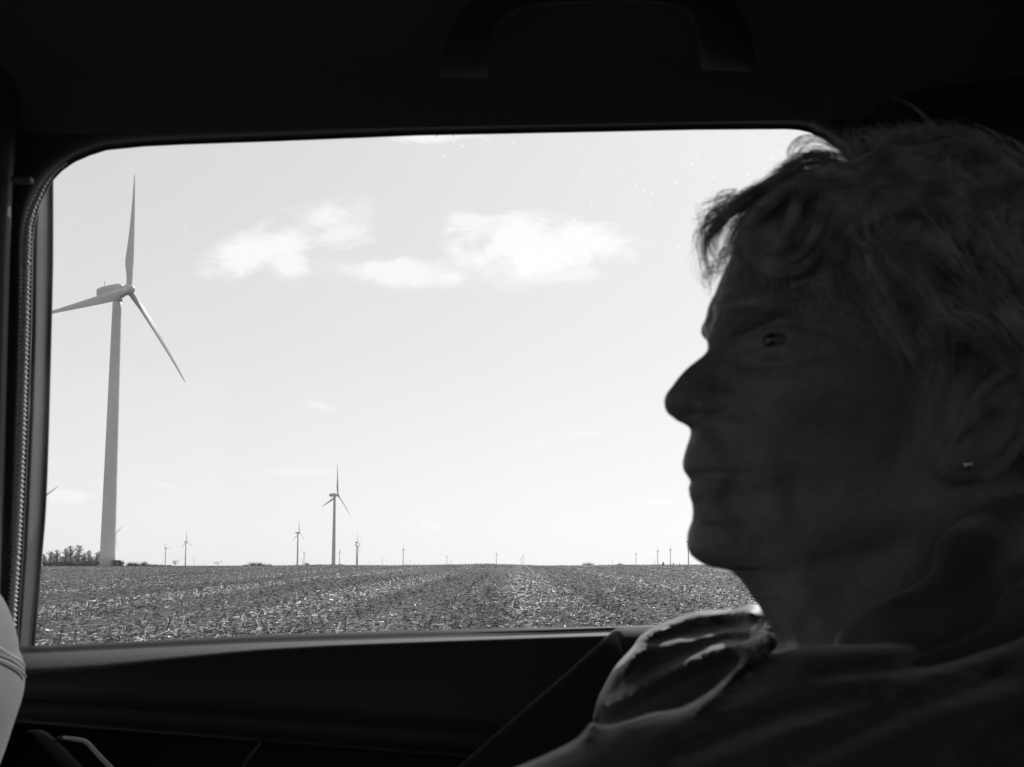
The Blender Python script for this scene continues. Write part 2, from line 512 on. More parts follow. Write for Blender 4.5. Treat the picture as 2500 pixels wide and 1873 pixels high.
def turbine_meshes():
    tower = MB()
    zs = np.linspace(0, 78.2, 22)
    path = [(0, 0, z) for z in zs]
    tower.tube(path, [2.2 - 0.92 * (z / 78.2) for z in zs], 40)
    for z in (24.5, 51.0):
        r = 2.2 - 0.92 * z / 78.2 + 0.03
        tower.tube([(0, 0, z - .07), (0, 0, z + .07)], [r, r], 40)
    base = MB(); base.tube([(0, 0, -0.6), (0, 0, 0.35), (0, 0, 0.36)], [2.75, 2.75, 2.2], 40)
    # nacelle: rounded boxes lofted along x (front = +x)
    nac = MB(); S = 24; rings = []
    for (x, hy, zb, zt) in ((-6.5, 1.2, -.8, 1.1), (-6.3, 1.6, -1.1, 1.6), (-4.6, 1.8, -1.55, 2.0), (-1.0, 1.9, -1.75, 2.1), (1.2, 1.85, -1.75, 2.1),
                            (2.0, 1.5, -1.5, 1.75), (2.3, 1.2, -1.2, 1.2)):
        ring = []
        for k in range(S):
            t = 2 * math.pi * (k + .5) / S
            cx, sx = math.cos(t), math.sin(t)
            ring.append((x, hy * np.sign(cx) * abs(cx) ** .45, (zt + zb) / 2 + (zt - zb) / 2 * np.sign(sx) * abs(sx) ** .45))
        rings.append(ring)
    V = [p for r in rings for p in r]
    Fc = [(i * S + k, i * S + (k + 1) % S, (i + 1) * S + (k + 1) % S, (i + 1) * S + k) for i in range(len(rings) - 1) for k in range(S)]
    Fc += [tuple(range(S))[::-1], tuple((len(rings) - 1) * S + k for k in range(S))]
    nac.add(V, Fc)
    nac.tube([(0, 0, -3.0), (0, 0, -1.4)], [1.32, 1.5], 28)
    ant = MB(); ant.tube([(-4.9, 0.4, 1.9), (-4.9, 0.4, 4.0)], [.07, .04], 6); ant.tube([(-5.2, 0.4, 3.5), (-4.6, 0.4, 3.5)], [.04, .04], 6)
    hub = MB()
    hub.tube([(2.25, 0, 0), (2.5, 0, 0), (3.2, 0, 0), (4.4, 0, 0), (5.2, 0, 0), (5.7, 0, 0), (5.95, 0, 0)], [1.2, 1.5, 1.62, 1.6, 1.25, .75, .1], 24)
    # blade: airfoil loft along +z from the hub axis
    bl = MB(); S = 18; rings = []
    for s in np.concatenate([np.linspace(0, .25, 12), np.linspace(.3, 1, 22)]):
        z = 1.2 + s * (BLADE - 1.2)
        root = np.clip(1 - (s - .04) / .13, 0, 1); root = root * root * (3 - 2 * root)
        chord = np.interp(s, [0, .04, .2, .5, .85, .97, 1], [1.75, 1.8, 3.1, 2.1, 1.0, .6, .22])
        thick = np.interp(s, [0, .04, .2, .5, 1], [1.75, 1.75, .85, .38, .04])
        tw = math.radians(np.interp(s, [0, .2, .5, 1], [16, 15, 6, 0]))
        pre = -1.5 * s * s
        ring = []
        for k in range(S):
            t = 2 * math.pi * k / S
            cy = math.cos(t) * .5; th = math.sin(t) * .5 * thick * (root + (1 - root) * (0.55 + .45 * math.cos(t) + .15))
            yy = chord * (cy - (1 - root) * .18)
            y2 = yy * math.cos(tw) + th * math.sin(tw); x2 = -yy * math.sin(tw) + th * math.cos(tw)
            ring.append((4.0 + pre - x2, y2, z))
        rings.append(ring)
    V = [p for r in rings for p in r]
    Fc = [(i * S + k, i * S + (k + 1) % S, (i + 1) * S + (k + 1) % S, (i + 1) * S + k) for i in range(len(rings) - 1) for k in range(S)]
    Fc += [tuple(range(S))[::-1]]
    bl.add(V, Fc)
    return dict(tower=tower, base=base, nacelle=nac, antenna=ant, hub=hub, blade=bl)


# tower x, hub y (photo px), rotor phase in degrees, label
TURBINES = [
    (287, 712, 9.5, 'largest wind turbine, towering over the field just behind the dark window bar'),
    (817, 1208.7, 7, 'second largest turbine, tall pale tower in the middle of the horizon'),
    (95, 1219, 62, 'turbine mostly hidden by the window bar, one blade tip pointing up right'),
    (279.5, 1303, 57, 'turbine peeking out from behind the base of the largest tower'),
    (404.5, 1339, -38, 'small turbine with a Y shaped rotor above a low hedge, leftmost of a close pair'),
    (454, 1323, -2, 'small turbine with an upright blade beside a rounded bare tree'),
    (474, 1366, 5, 'tiny faint turbine just over the crest behind the rounded bare tree'),
    (500, 1370, -38, 'tiny turbine with sideways blades left of the lone round bare tree'),
    (727.5, 1301, 2, 'slender mid sized turbine standing left of the second largest one'),
    (742.5, 1352.5, 60, 'small turbine with a V of two raised blades behind the slender mid sized turbine'),
    (739, 1367, -80, 'tiny turbine low behind the V bladed one, only its left blade clear'),
    (829.5, 1347.6, -5, 'small turbine close on the right of the second largest tower'),
    (871, 1324.5, 8, 'nearer turbine of the overlapping pair, with the higher hub'),
    (873.5, 1335, 40, 'farther turbine of the overlapping pair, blades crossing behind the nearer rotor'),
    (902, 1370, -10, 'tiny turbine just right of the overlapping pair, flat right blade'),
    (933, 1364.8, -10, 'tiny turbine midway between the overlapping pair and the next tall small turbine'),
    (984.5, 1342.8, -14, 'small turbine with blade leaning left, tallest between the pair and the V rotor'),
    (992.5, 1374.8, 0, 'barely visible turbine tip over the crest right of the left leaning one'),
    (1001, 1368.4, 10, 'tiny turbine right behind the small left leaning turbine'),
    (1091, 1359.4, 60, 'small turbine with two blades raised in a wide V above the furrowed rows'),
    (1094, 1375.7, 0, 'lowest speck of a turbine beside the wide V rotor'),
    (1098, 1373, -5, 'very low turbine between the wide V rotor and its right neighbour'),
    (1102, 1369, -12, 'tiny turbine with a left leaning blade right of the wide V rotor'),
    (1212, 1353.4, 10, 'lone small turbine above the highest hump of the field'),
    (1271.5, 1364.8, 5, 'shorter turbine of the close pair right of the field hump'),
    (1277, 1358, -18, 'taller turbine of the close pair right of the field hump'),
    (1291, 1375, 40, 'speck of a turbine just right of the close pair'),
    (1495.6, 1368.4, -8, 'tiny lone turbine between two faint bare bushes'),
    (1552.5, 1352, 4, 'first of three similar turbines counting from the faint bushes toward the face'),
    (1598.5, 1367, 5, 'tiny turbine hugging the left of the middle one of three similar turbines'),
    (1605.5, 1345.8, -10, 'middle one of the three similar turbines before the chin'),
    (1636.5, 1342.6, -10, 'third of three similar turbines, the nearest to the chin'),
    (1680, 1322.9, -38, 'turbine half hidden by the chin, blade pointing up left'),
    (1688, 1371, 10, 'tiny turbine in the gap just under the chin'),
]


def build_turbines():
    tm = turbine_meshes()
    proto = None
    mats = dict(tower=M_TURB, base=principled('concrete', 0.3, 0.9, noise=(2, .8, 1.1)), nacelle=M_TURB, antenna=M_DARK, hub=M_TURB, blade=M_TURB)
    data = {}
    for k, mb in tm.items():
        me = bpy.data.meshes.new(k); me.from_pydata(mb.v, [], mb.f); me.update()
        me.polygons.foreach_set('use_smooth', [len(p.vertices) == 4 for p in me.polygons])
        me.materials.append(mats[k]); data[k] = me
    for i, (tx, hy, ph, lab) in enumerate(TURBINES):
        d = unp(tx, hy)
        zb = 1.05 if i == 0 else 0.95
        Y = (HUB_H + zb - EYE) / d[2] * d[1]
        loc = (d[0] / d[1] * Y, Y, zb)
        r = empty('wind_turbine', loc); r.rotation_euler = (0, 0, YAW + math.radians(rng.normal(0, 2) if i > 1 else 0))
        tag(r, lab, 'wind turbine', 'wind turbines across the plain')
        parts = ['tower', 'nacelle', 'hub'] + (['base', 'antenna'] if i < 2 else [])
        byname = {}
        for k in parts:
            o = bpy.data.objects.new(k, data[k]); COL.objects.link(o)
            o.parent = byname['nacelle'] if k == 'antenna' else r
            if k in ('nacelle', 'hub'): o.location = (0, 0, HUB_H); o.rotation_euler = (0, math.radians(-4), 0)
            byname[k] = o
        for b in range(3):
            o = bpy.data.objects.new('blade', data['blade']); COL.objects.link(o); o.parent = r
            o.location = (0, 0, HUB_H)
            o.rotation_euler = (Matrix.Rotation(math.radians(-4), 3, 'Y') @ Matrix.Rotation(-math.radians(ph + 120 * b), 3, 'X')).to_euler()


# ------------------------------------------------------------------ trees on the horizon
M_BARK = principled('bark', 0.07, 0.9, 0.1)
M_TWIG = principled('twigs', 0.085, 0.9, 0.1)
M_NEEDLE = principled('evergreen_needles', 0.035, 0.9, 0.1)


def tree_mesh(seed, H, spread, dens, kind):
    r = random.Random(seed)
    trunk, crown = MB(), MB()
    def rec(p, d, L, rad, lvl, mb):
        pts = [p]; q = Vector(p); dd = Vector(d)
        for s in range(3):
            dd = (dd + Vector((r.gauss(0, .16), r.gauss(0, .16), r.gauss(.06, .08)))).normalized()
            q = q + dd * L / 3; pts.append(tuple(q))
        mb.tube(pts, [rad, rad * .85, rad * .7, rad * .5], 4 if lvl < 1 else 3, cap=False)
        if lvl >= 4: return
        for k in range(dens if lvl < 3 else dens + 1):
            t = r.choice(pts[1:]); a = r.uniform(0, 6.283); ang = r.uniform(.35, .95) * spread
            side = Vector((math.cos(a), math.sin(a), 0))
            nd = (dd * math.cos(ang) + side * math.sin(ang)).normalized()
            rec(t, nd, L * r.uniform(.55, .8), max(rad * .6, H * .0036), lvl + 1, crown)
    if kind == 'bare':
        h0 = H * .25
        trunk.tube([(0, 0, -.5), (0, 0, h0)], [H * .022, H * .017], 6)
        for k in range(3): rec((0, 0, h0 * (0.8 + .2 * k / 3)), (r.gauss(0, .35 * spread), r.gauss(0, .35 * spread), 1), H * .38, H * .013, 0, trunk)
    elif kind == 'tall':
        trunk.tube([(0, 0, -.5), (r.gauss(0, .02) * H, 0, H * .5), (r.gauss(0, .03) * H, 0, H)], [H * .02, H * .014, H * .004], 6)
        for k in range(70):
            z = H * (.16 + .8 * (k / 70)); a = r.uniform(0, 6.28)
            L = H * .20 * (1.15 - z / H) ** .6 * r.uniform(.5, 1.2)
            rec((0, 0, z), (math.cos(a), math.sin(a), r.uniform(.2, 1.1)), L, H * .007, 2, crown)
    elif kind == 'conifer':
        trunk.tube([(0, 0, -.5), (0, 0, H)], [H * .025, H * .004], 6)
        for k in range(300):
            z = H * (.08 + .92 * r.random() ** 1.3); a = r.uniform(0, 6.28)
            L = H * .34 * (1.03 - z / H) * r.uniform(.6, 1.1)
            e = (L * math.cos(a), L * math.sin(a), z - L * .25)
            crown.tube([(0, 0, z), e], [H * .016, H * .006], 3, cap=False)
            for q in range(3):
                t = r.uniform(.3, 1); s = (e[0] * t, e[1] * t, z + (e[2] - z) * t)
                crown.tube([s, (s[0] + r.gauss(0, .05) * H, s[1] + r.gauss(0, .05) * H, s[2] - .02 * H)], [H * .012, H * .004], 3, cap=False)
    else:  # bush
        for k in range(44):
            a = r.uniform(0, 6.28); sp = r.uniform(0, .9) * spread
            rec((r.gauss(0, .25) * H, r.gauss(0, .25) * H, -.2), (math.cos(a) * sp, math.sin(a) * sp, 1), H * r.uniform(.35, .6), H * .014, 2, crown if k else trunk)
    return trunk, crown


def build_trees():
    protos = {}
    for key, (seed, H, sp, dn, kind) in dict(bare=(3, 10, 1.0, 3, 'bare'), bare2=(8, 10, 1.15, 3, 'bare'), tall=(5, 12, .9, 3, 'tall'),
                                             tall2=(12, 12, .9, 3, 'tall'), conifer=(1, 10, 1, 3, 'conifer'), bush=(4, 5, 1.1, 3, 'bush'),
                                             bush2=(14, 5, 1.3, 3, 'bush')).items():
        tk, cr = tree_mesh(seed, H, sp, dn, kind)
        ms = []
        for mb, nm, mt in ((tk, 'trunk', M_BARK), (cr, 'crown', M_NEEDLE if kind == 'conifer' else M_TWIG)):
            me = bpy.data.meshes.new(nm); me.from_pydata(mb.v, [], mb.f); me.update(); me.materials.append(mt); ms.append(me)
        protos[key] = (max(v[2] for v in tk.v + cr.v), ms)

    def place(key, px, top, Yd, label, cat, group, wide=1.0, base=1382):
        H, ms = protos[key]
        h = (base - top) / F * Yd + 0.3
        s = h / H
        z = EYE - (base - 1381) / F * Yd - 0.3
        x = (px - 1250) / F * Yd / 1.0
        d = unp(px, base); x = d[0] / d[1] * Yd
        nm = {'bush': 'bush', 'bush2': 'bush', 'conifer': 'pine_tree'}.get(key, 'bare_tree')
        r = empty(nm, (x, Yd, z)); r.scale = (s * wide, s * wide, s); r.rotation_euler = (0, 0, rng.random() * 6)
        tag(r, label, cat, group)
        for me, n2 in zip(ms, ('trunk', 'crown')):
            o = bpy.data.objects.new(n2, me); COL.objects.link(o); o.parent = r
    wood = [(106, 1352, 'tall'), (117, 1350, 'bare'), (124, 1346, 'tall2'), (133, 1339, 'bare2'), (139, 1342, 'tall'), (147, 1348, 'bare'),
            (160, 1338, 'tall2'), (153, 1350, 'bare2'), (172, 1332, 'tall'), (176, 1340, 'bare'), (184, 1346, 'bare2'), (191, 1330, 'tall2'),
            (198, 1352, 'bare'), (205, 1350, 'tall'), (216, 1343, 'tall2'), (222, 1350, 'bare2'), (229, 1354, 'bare'), (236, 1349, 'tall'),
            (242, 1345, 'tall2'), (250, 1350, 'bare')]
    order = ['first', 'second', 'third', 'fourth', 'fifth', 'sixth', 'seventh', 'eighth', 'ninth', 'tenth', 'eleventh', 'twelfth', 'thirteenth',
             'fourteenth', 'fifteenth', 'sixteenth', 'seventeenth', 'eighteenth', 'nineteenth', 'twentieth']
    xs = sorted(w[0] for w in wood)
    for (px, top, key) in wood:
        place(key, px, top, 560 + rng.random() * 90,
              'leafless %s tree, %s from the window bar in the dark wood' % ('tall' if key.startswith('tall') else 'spreading', order[xs.index(px)]),
              'tree', 'leafless wood left of the largest turbine', 1.25 if key.startswith('tall') else .9)
    for (px, top, key, w) in ((112, 1366, 'bush', 1.5), (128, 1364, 'bush2', 1.6), (143, 1365, 'bush', 1.6), (158, 1364, 'bush2', 1.6), (170, 1365, 'bush', 1.6),
                              (186, 1363, 'bush2', 1.7), (200, 1366, 'bush', 1.7), (214, 1364, 'bush', 1.7), (228, 1363, 'bush2', 1.7), (242, 1364, 'bush', 1.6)):
        place(key, px, top, 540 + rng.random() * 60, 'tangled dark undergrowth bush, %s from the window bar at the foot of the wood' % order[(px - 108) // 14], 'bush', 'undergrowth of the leafless wood', w)
    tag_ = 'low bushes and trees along the horizon'
    for (px, top, key, w, Yd, lab) in (
            (301, 1366, 'bare', 1.0, 520, 'small pale bare tree right beside the dark utility box'),
            (317, 1371, 'bush', 1.6, 540, 'low bush between the small pale tree and the two rounded bushes'),
            (326, 1369, 'bush2', 1.3, 560, 'left one of two rounded dark bushes in the hedge'),
            (351, 1367.5, 'bush', 1.2, 560, 'right one of two rounded dark bushes in the hedge'),
            (338, 1374, 'bush2', 2.2, 540, 'low hedge bush filling the dip between two rounded bushes'),
            (364, 1375, 'bush', 2.2, 540, 'low hedge bush just right of the rounded bushes'),
            (380, 1376, 'bush2', 2.2, 540, 'low hedge bush midway to the close pair of turbines'),
            (394, 1377, 'bush', 2.2, 540, 'sparse hedge bush left of the first turbine of the close pair'),
            (412, 1377.5, 'bush2', 2.2, 540, 'sparse hedge bush right of the first turbine of the close pair'),
            (427, 1364, 'bare2', 1.3, 500, 'rounded bare tree between the close pair of small turbines'),
            (532, 1367, 'bare', 1.4, 480, 'lone round bare tree standing on the crest'),
            (600, 1377, 'bush', 2.4, 420, 'thin bush at the left end of the sparse scrub'),
            (620, 1369, 'bush2', 1.5, 420, 'taller twiggy bush in the sparse scrub'),
            (637, 1372, 'bush', 1.6, 420, 'twiggy bush in the middle of the sparse scrub'),
            (655, 1375, 'bush2', 2.0, 420, 'thin bush at the right end of the sparse scrub'),
            (749, 1371, 'bush', 1.0, 500, 'small bush right of the V bladed small turbine'),
            (780, 1376, 'bush2', 2.0, 500, 'low scrub left of the second largest tower'),
            (830, 1375, 'bush', 1.6, 500, 'dark low bush at the foot of the small turbine by the second largest tower'),
            (1436, 1371, 'bush2', 1.6, 700, 'faint twiggy bush left of the tiny lone turbine'),
            (1514, 1373, 'bush', 1.4, 700, 'faint twiggy bush right of the tiny lone turbine'),
            (1619, 1372, 'conifer', 1.6, 420, 'broad dark evergreen between two turbines near the chin'),
            (1644, 1373, 'conifer', .8, 420, 'narrow dark evergreen right of the third similar turbine'),
            (1659.5, 1374, 'conifer', .7, 420, 'tiny dark evergreen nearest to the chin')):
        cat = 'tree' if key in ('bare', 'bare2', 'conifer') else 'bush'
        place(key, px, top, Yd, lab, cat, tag_, w)


def build_utility():
    """small transformer box and steps beside the largest turbine"""
    d = unp(287, 712); Y = (HUB_H + 1.05 - EYE) / d[2] * d[1]; X = d[0] / d[1] * Y
    r = empty('utility_box', (X + 3.4, Y - 1.5, 1.0))
    tag(r, 'dark utility box standing at the right foot of the largest tower', 'utility box')
    a = MB(); a.box((-1.0, -1, 0), (0.55, 1, 1.75)); a.box((.62, -.9, 0), (1.5, .9, 1.45))
    b = mesh_obj('cabinet', [(v[0] + X + 3.4, v[1] + Y - 1.5, v[2] + 1.0) for v in a.v], a.f, M_DARK, r, smooth=False)
    a = MB(); a.box((-1.12, -1.1, 1.76), (1.62, 1.1, 1.84)); a.box((.1, -1.03, .3), (.4, -1.005, 1.4))
    mesh_obj('roof', [(v[0] + X + 3.4, v[1] + Y - 1.5, v[2] + 1.0) for v in a.v], a.f, principled('grey_trim', .25, .7), r, smooth=False)
    # gravel pad round the tower
    n = 48
    V = [(X + 16 * math.cos(2 * math.pi * k / n), Y - 2 + 7 * math.sin(2 * math.pi * k / n), float(terrain(X, Y)) + .10) for k in range(n)]
    g = mesh_obj('gravel_pad', V, [tuple(range(n))], principled('gravel', .22, .95, noise=(1.5, .6, 1.3)), smooth=False)
    tag(g, kind='structure')


build_ground()
build_residue()
build_turbines()
build_trees()
build_utility()


# ------------------------------------------------------------------ the passenger
YAW_H = math.radians(10)
CH = P(2168, 850, 0.70)                       # middle of the head at the height of the nose root
RH = np.array([[math.cos(YAW_H), -math.sin(YAW_H), 0], [math.sin(YAW_H), math.cos(YAW_H), 0], [0, 0, 1]])


def h2w(V): return CH + (np.asarray(V) * 0.001) @ RH.T


def L(px, py, yl):
    """head-space point (millimetres) on the plane yl, seen towards a photo position"""
    d = RH.T @ unp(px, py); o = RH.T @ (np.array([0, 0, EYE]) - CH)
    t = (yl * 0.001 - o[1]) / d[1]
    return (o + t * d) * 1000


def mir(p): return (p[0], -p[1], p[2])


def crease(d, p, pts, amp, w, front=False):
    """shallow furrow (amp > 0) or ridge (amp < 0) of width w along a line drawn on the side of the face"""
    dd = None
    q = p[..., [0, 2]]
    for i in range(len(pts) - 1):
        a = np.array([pts[i][0], pts[i][2]], np.float32); b = np.array([pts[i + 1][0], pts[i + 1][2]], np.float32)
        ab = b - a; pa = q - a
        h = np.clip((pa @ ab) / float(ab @ ab + 1e-9), 0, 1)
        e = ((pa - h[..., None] * ab) ** 2).sum(-1)
        dd = e if dd is None else np.minimum(dd, e)
    side = 1.0 if front else np.clip((np.abs(p[..., 1]) - 8) / 8, 0, 1)
    return d + amp * np.exp(-dd / (w * w)) * side


def body_sdf(p):
    p = p.astype(np.float32)
    ay = p.copy(); ay[..., 1] = -np.abs(p[..., 1])          # both sides share the near side's shapes
    E = L(1893, 830, -33)
    q0 = p.copy(); q0[..., 2] = np.where(p[..., 2] > 20, 20 + (p[..., 2] - 20) * (1 + .2 * np.exp(-((p[..., 0] + 33) / 34.0) ** 2)), p[..., 2])
    d = ell(q0, (8, 0, 26), (88, 74, 80))                                # skull
    d = smin(d, ell(p, (-30, 0, -30), (59, 57, 78)), 22)                # face mass
    d = smin(d, cap(ay, (-76, -8, -96), (2, -50, -78), 17, 15), 16)      # jaw
    d = smin(d, cap(ay, (2, -50, -78), (12, -60, -20), 14, 12), 18)
    d = smin(d, ell(p, (-84, 0, -96), (18, 21, 15)), 10)                 # chin
    d = smin(d, ell(ay, (-50, -46, -24), (24, 16, 17)), 16)              # cheekbone
    d = smin(d, ell(p, (-74, 0, -60), (27, 29, 26)), 12)                 # muzzle
    d = smin(d, cap(ay, (-83, -9, 9), (E[0] - 3, -42, 13), 6.5, 6), 14)   # brow
    d = smax(d, -ell(ay, (E[0] - 19, -30, E[2] + 1), (17, 14, 10.5)), 13)     # eye socket
    d = smax(d, -ell(ay, (E[0] - 24, -27, E[2] - 8), (12, 9, 12)), 9)
    d = smin(d, ell(ay, (E[0] + 7, -32.5, E[2] + .5), (13.5, 13.8, 12.0)), 4)        # lid volume
    op = ell(ay, (E[0] - 4, -36, E[2] - 1.0), (9.5, 10, 3.0))
    d = smax(d, -op, 2.2)                                                 # between the lids
    d = crease(d, ay, [(E[0] - 9, 0, E[2] + 4), (E[0], 0, E[2] + 8), (E[0] + 16, 0, E[2] + 3)], 2.4, 2.2)
    d = crease(d, ay, [(E[0] - 8, 0, E[2] - 10), (E[0], 0, E[2] - 13), (E[0] + 14, 0, E[2] - 9)], 3.0, 3.2)
    d = crease(d, ay, [(E[0] - 6, 0, E[2] - 7), (E[0] + 3, 0, E[2] - 9), (E[0] + 12, 0, E[2] - 6)], -1.4, 3.0)
    for dz in (4, 0, -5):                                                # crow's feet
        d = crease(d, ay, [(E[0] + 18, 0, E[2] + dz * .5), (E[0] + 38, 0, E[2] + dz * 2.2)], .6, 1.8)
    # nose
    d = smin(d, cap(p, (-84, 0, 3), (-99, 0, -22), 6.5, 7.5), 7)
    d = smin(d, ell(p, (-102, 0, -28.5), (10.5, 10, 9)), 7)
    d = smin(d, ell(ay, (-89, -11.5, -33), (11, 7.5, 7.5)), 4)
    d = smin(d, cap(p, (-100, 0, -32), (-92, 0, -42), 4.5, 4), 4)
    NO = L(1706, 1014, -12)
    d = smax(d, -ell(ay, (NO[0], -10.5, NO[2]), (8.5, 5.5, 3.6)), 2.0)        # nostril
    d = crease(d, ay, [L(1752, 965, -18), L(1778, 1000, -18), L(1772, 1035, -18)], 3.0, 3.5)       # wing crease
    # nasolabial fold, marionette line and cheek folds
    d = crease(d, ay, [L(1792, 1010, -24), L(1822, 1080, -33), L(1850, 1165, -36), L(1868, 1240, -36), L(1885, 1330, -36)], 3.8, 4.8)
    d = crease(d, ay, [L(1810, 1000, -24), L(1848, 1080, -33), L(1880, 1165, -36), L(1900, 1260, -36)], -2.6, 7.0)
    d = crease(d, ay, [L(1965, 1080, -49), L(1975, 1180, -48), L(1965, 1300, -42)], .5, 5)
    d = crease(d, ay, [L(2030, 1180, -49), L(2040, 1280, -48), L(2010, 1360, -42)], .6, 5)
    for k in range(3): d = crease(d, ay, [(-90, 0, 22 + 9 * k), (-40, 0, 26 + 10 * k)], .5, 1.7, True)   # forehead lines
    # lips
    d = smin(d, chain(ay, [(-94, 0, -60), (-88, -12, -60.5), (-76, -24, -63)], [8.2, 7.2, 3.2]), 6)
    d = smin(d, chain(ay, [(-93, 0, -71.5), (-87, -12, -71), (-76, -23, -66)], [6.0, 5.2, 2.6]), 4)
    c = L(1842, 1163, -27)
    d = crease(d, ay, [(-108, 0, -67.5), (-90, 0, -65.5), (c[0], 0, c[2])], 2.0, 1.9, True)
    d = crease(d, ay, [(-108, 0, -67), (-90, 0, -65), (c[0], 0, c[2])], -.8, 6, True)
    d = smax(d, -cap(ay, (-104, 0, -83), (-90, -22, -85), 4.5, 3), 7)    # under the lower lip
    d = crease(d, ay, [L(1925, 1285, -42), L(1990, 1320, -42)], -3.2, 13)      # jowl
    d = crease(d, ay, [L(1872, 1050, -36), L(1900, 1140, -38)], -1.8, 10)       # cheek pad beside the mouth
    d = crease(d, ay, [L(1880, 935, -40), L(1960, 960, -44)], -2.0, 12)
    for (pts_, am_, w_) in (([(1950, 1040), (1968, 1110), (1962, 1200), (1935, 1290)], .5, 3.0), ([(2010, 1060), (2035, 1160), (2025, 1270)], .5, 2.6),
                            ([(2085, 1080), (2105, 1190), (2080, 1300)], .4, 2.6), ([(1850, 1180), (1868, 1250), (1862, 1320)], 2.0, 3.0),
                            ([(1770, 1230), (1840, 1262)], 1.0, 3.0), ([(1880, 900), (1950, 930), (2010, 985)], 1.1, 3.0)):
        d = crease(d, ay, [L(a_, b_, -45) for a_, b_ in pts_], am_, w_)
    # neck
    nk = cap(p, (16, 0, -80), (58, 8, -240), 55, 62)
    w0, w1 = L(1790, 1392, 0), L(1925, 1640, 0)
    nk = smin(nk, cap(p, (w0[0] + 40, 0, w0[2] - 8), (w1[0] + 50, 0, w1[2]), 34, 50), 26)
    for (ax_, bx_, am) in (((1905, 1410), (1960, 1620), -3.8), ((1960, 1390), (2000, 1560), -3.2), ((1870, 1400), (1915, 1560), -2.2),
                           ((2250, 1300), (2040, 1600), -3.5), ((1930, 1400), (1980, 1600), 1.6)):
        nk = crease(nk, ay, [L(*ax_, -38), L(*bx_, -36)], am, 7 if abs(am) < 3 else 12)
    nk = crease(nk, ay, [L(2320, 1180, -50), L(2180, 1300, -50), L(2020, 1390, -50), L(1880, 1400, -50)], 3, 9)
    d = smin(d, nk, 15)
    # ear
    U0, U1 = L(2326, 1176, -76), L(2492, 905, -86)
    ax = (U1 - U0) / np.linalg.norm(U1 - U0)
    mid = (U0 + U1) / 2
    nrm = np.array([0.30, -0.92, 0.10]); nrm -= ax * nrm.dot(ax); nrm /= np.linalg.norm(nrm)
    wd = np.cross(nrm, ax)
    if wd[0] < 0: wd = -wd
    q = ay - mid.astype(np.float32)
    M = np.stack([wd, ax, nrm]).astype(np.float32)
    e = q @ M.T
    hl = float(np.linalg.norm(U1 - U0)) / 2
    plate = ell(e, (2, 2, 0), (17, hl, 3.6))
    rim = [(2 + 16.5 * math.sin(t), 2 + (hl - 2) * math.cos(t), 2.5) for t in np.linspace(-2.1, 2.5, 14)]
    plate = smin(plate, chain(e, rim, [2.6] * len(rim)), 2.0)
    plate = smin(plate, chain(e, [(9, -8, 2), (10, 4, 3), (5, 16, 2)], [2.2, 2.6, 1.8]), 2.0)      # antihelix
    plate = smax(plate, -ell(e, (0, -2, 5), (8, 11, 6.0)), 2)                                     # concha
    plate = smin(plate, ell(e, (-11, -2, 3), (4, 6, 3.5)), 2.5)                                     # tragus
    plate = smin(plate, ell(e, (-4, -hl + 8, 0.5), (10, 10, 4.2)), 3)                               # lobe
    root = ell(ay, (mid[0] - 2, -66, mid[2] + 4), (13, 14, 26))
    d = smin(d, smin(plate, root, 4), 3)
    return d


SIL = np.array([(2040, 392), (1960, 420), (1900, 455), (1850, 505), (1815, 555), (1790, 605), (1767.5, 663), (1755.7, 687), (1745, 716), (1734, 736), (1727.6, 752), (1723, 777), (1717.7, 786.5), (1712, 799), (1711, 813.6), (1716, 823),
                (1725, 832), (1727.6, 844), (1727.6, 853.5), (1716, 868), (1699.6, 880.6), (1687, 890), (1672, 904), (1656, 920.6),
                (1643.5, 938.7), (1627, 960.4), (1622.6, 971), (1620.8, 984), (1623.5, 996.7), (1630.8, 1011), (1645, 1023.8), (1663, 1033.8),
                (1679.7, 1042.8), (1686, 1049), (1685, 1063.7), (1678, 1083.6), (1670.6, 1107), (1666, 1128.8), (1668.8, 1150.7), (1676, 1161.6),
                (1685, 1173), (1686, 1178), (1680.6, 1190.5), (1683, 1212), (1689.6, 1230), (1691.4, 1250), (1689.6, 1270), (1683, 1284.7),
                (1678.8, 1301), (1677.5, 1321), (1678.8, 1341), (1687, 1357), (1701.4, 1370), (1716, 1379), (1734, 1387), (1779, 1392),
                (1803, 1411), (1824, 1436.6), (1843, 1466), (1851, 1477), (1875, 1520), (1897, 1560), (1915, 1600)], float)


def project(W):
    q = W - np.array([0, 0, EYE])
    c, s = math.cos(PITCH), math.sin(PITCH)
    fwd = q[:, 1] * c + q[:, 2] * s; up = -q[:, 1] * s + q[:, 2] * c
    return 1250 + F * q[:, 0] / fwd, 936.5 - F * up / fwd, fwd


def shape_profile(W):
    """final carving of the profile: slide the front of the face so that its outline has the sitter's features"""
    px, py, dep = project(W)
    bins = np.arange(420, 1600, 4.0)
    b = np.floor((py - 420) / 4).astype(int)
    cur = np.full(len(bins), np.nan)
    for i in range(len(bins)):
        m = b == i
        if m.any(): cur[i] = px[m].min()
    ok = ~np.isnan(cur)
    cur = np.interp(bins, bins[ok], cur[ok])
    # erode the sampling noise
    tgt = np.interp(bins + 2, SIL[:, 1], SIL[:, 0])
    off = tgt - cur
    k = np.array([1, 2, 1.]) / 4
    off = np.convolve(np.pad(off, 1, 'edge'), k, 'valid')
    fade = np.clip((bins - 420) / 90, 0, 1) * np.clip((1600 - bins) / 60, 0, 1)
    off *= fade
    o = np.interp(py, bins + 2, off)
    edge = np.interp(py, bins + 2, cur)
    w = np.clip(1 - (px - edge - 12) / 190, 0, 1); w = w * w * (3 - 2 * w)
    W = W.copy()
    W[:, 0] += o * w * dep / F
    return W, np.abs(off).max()


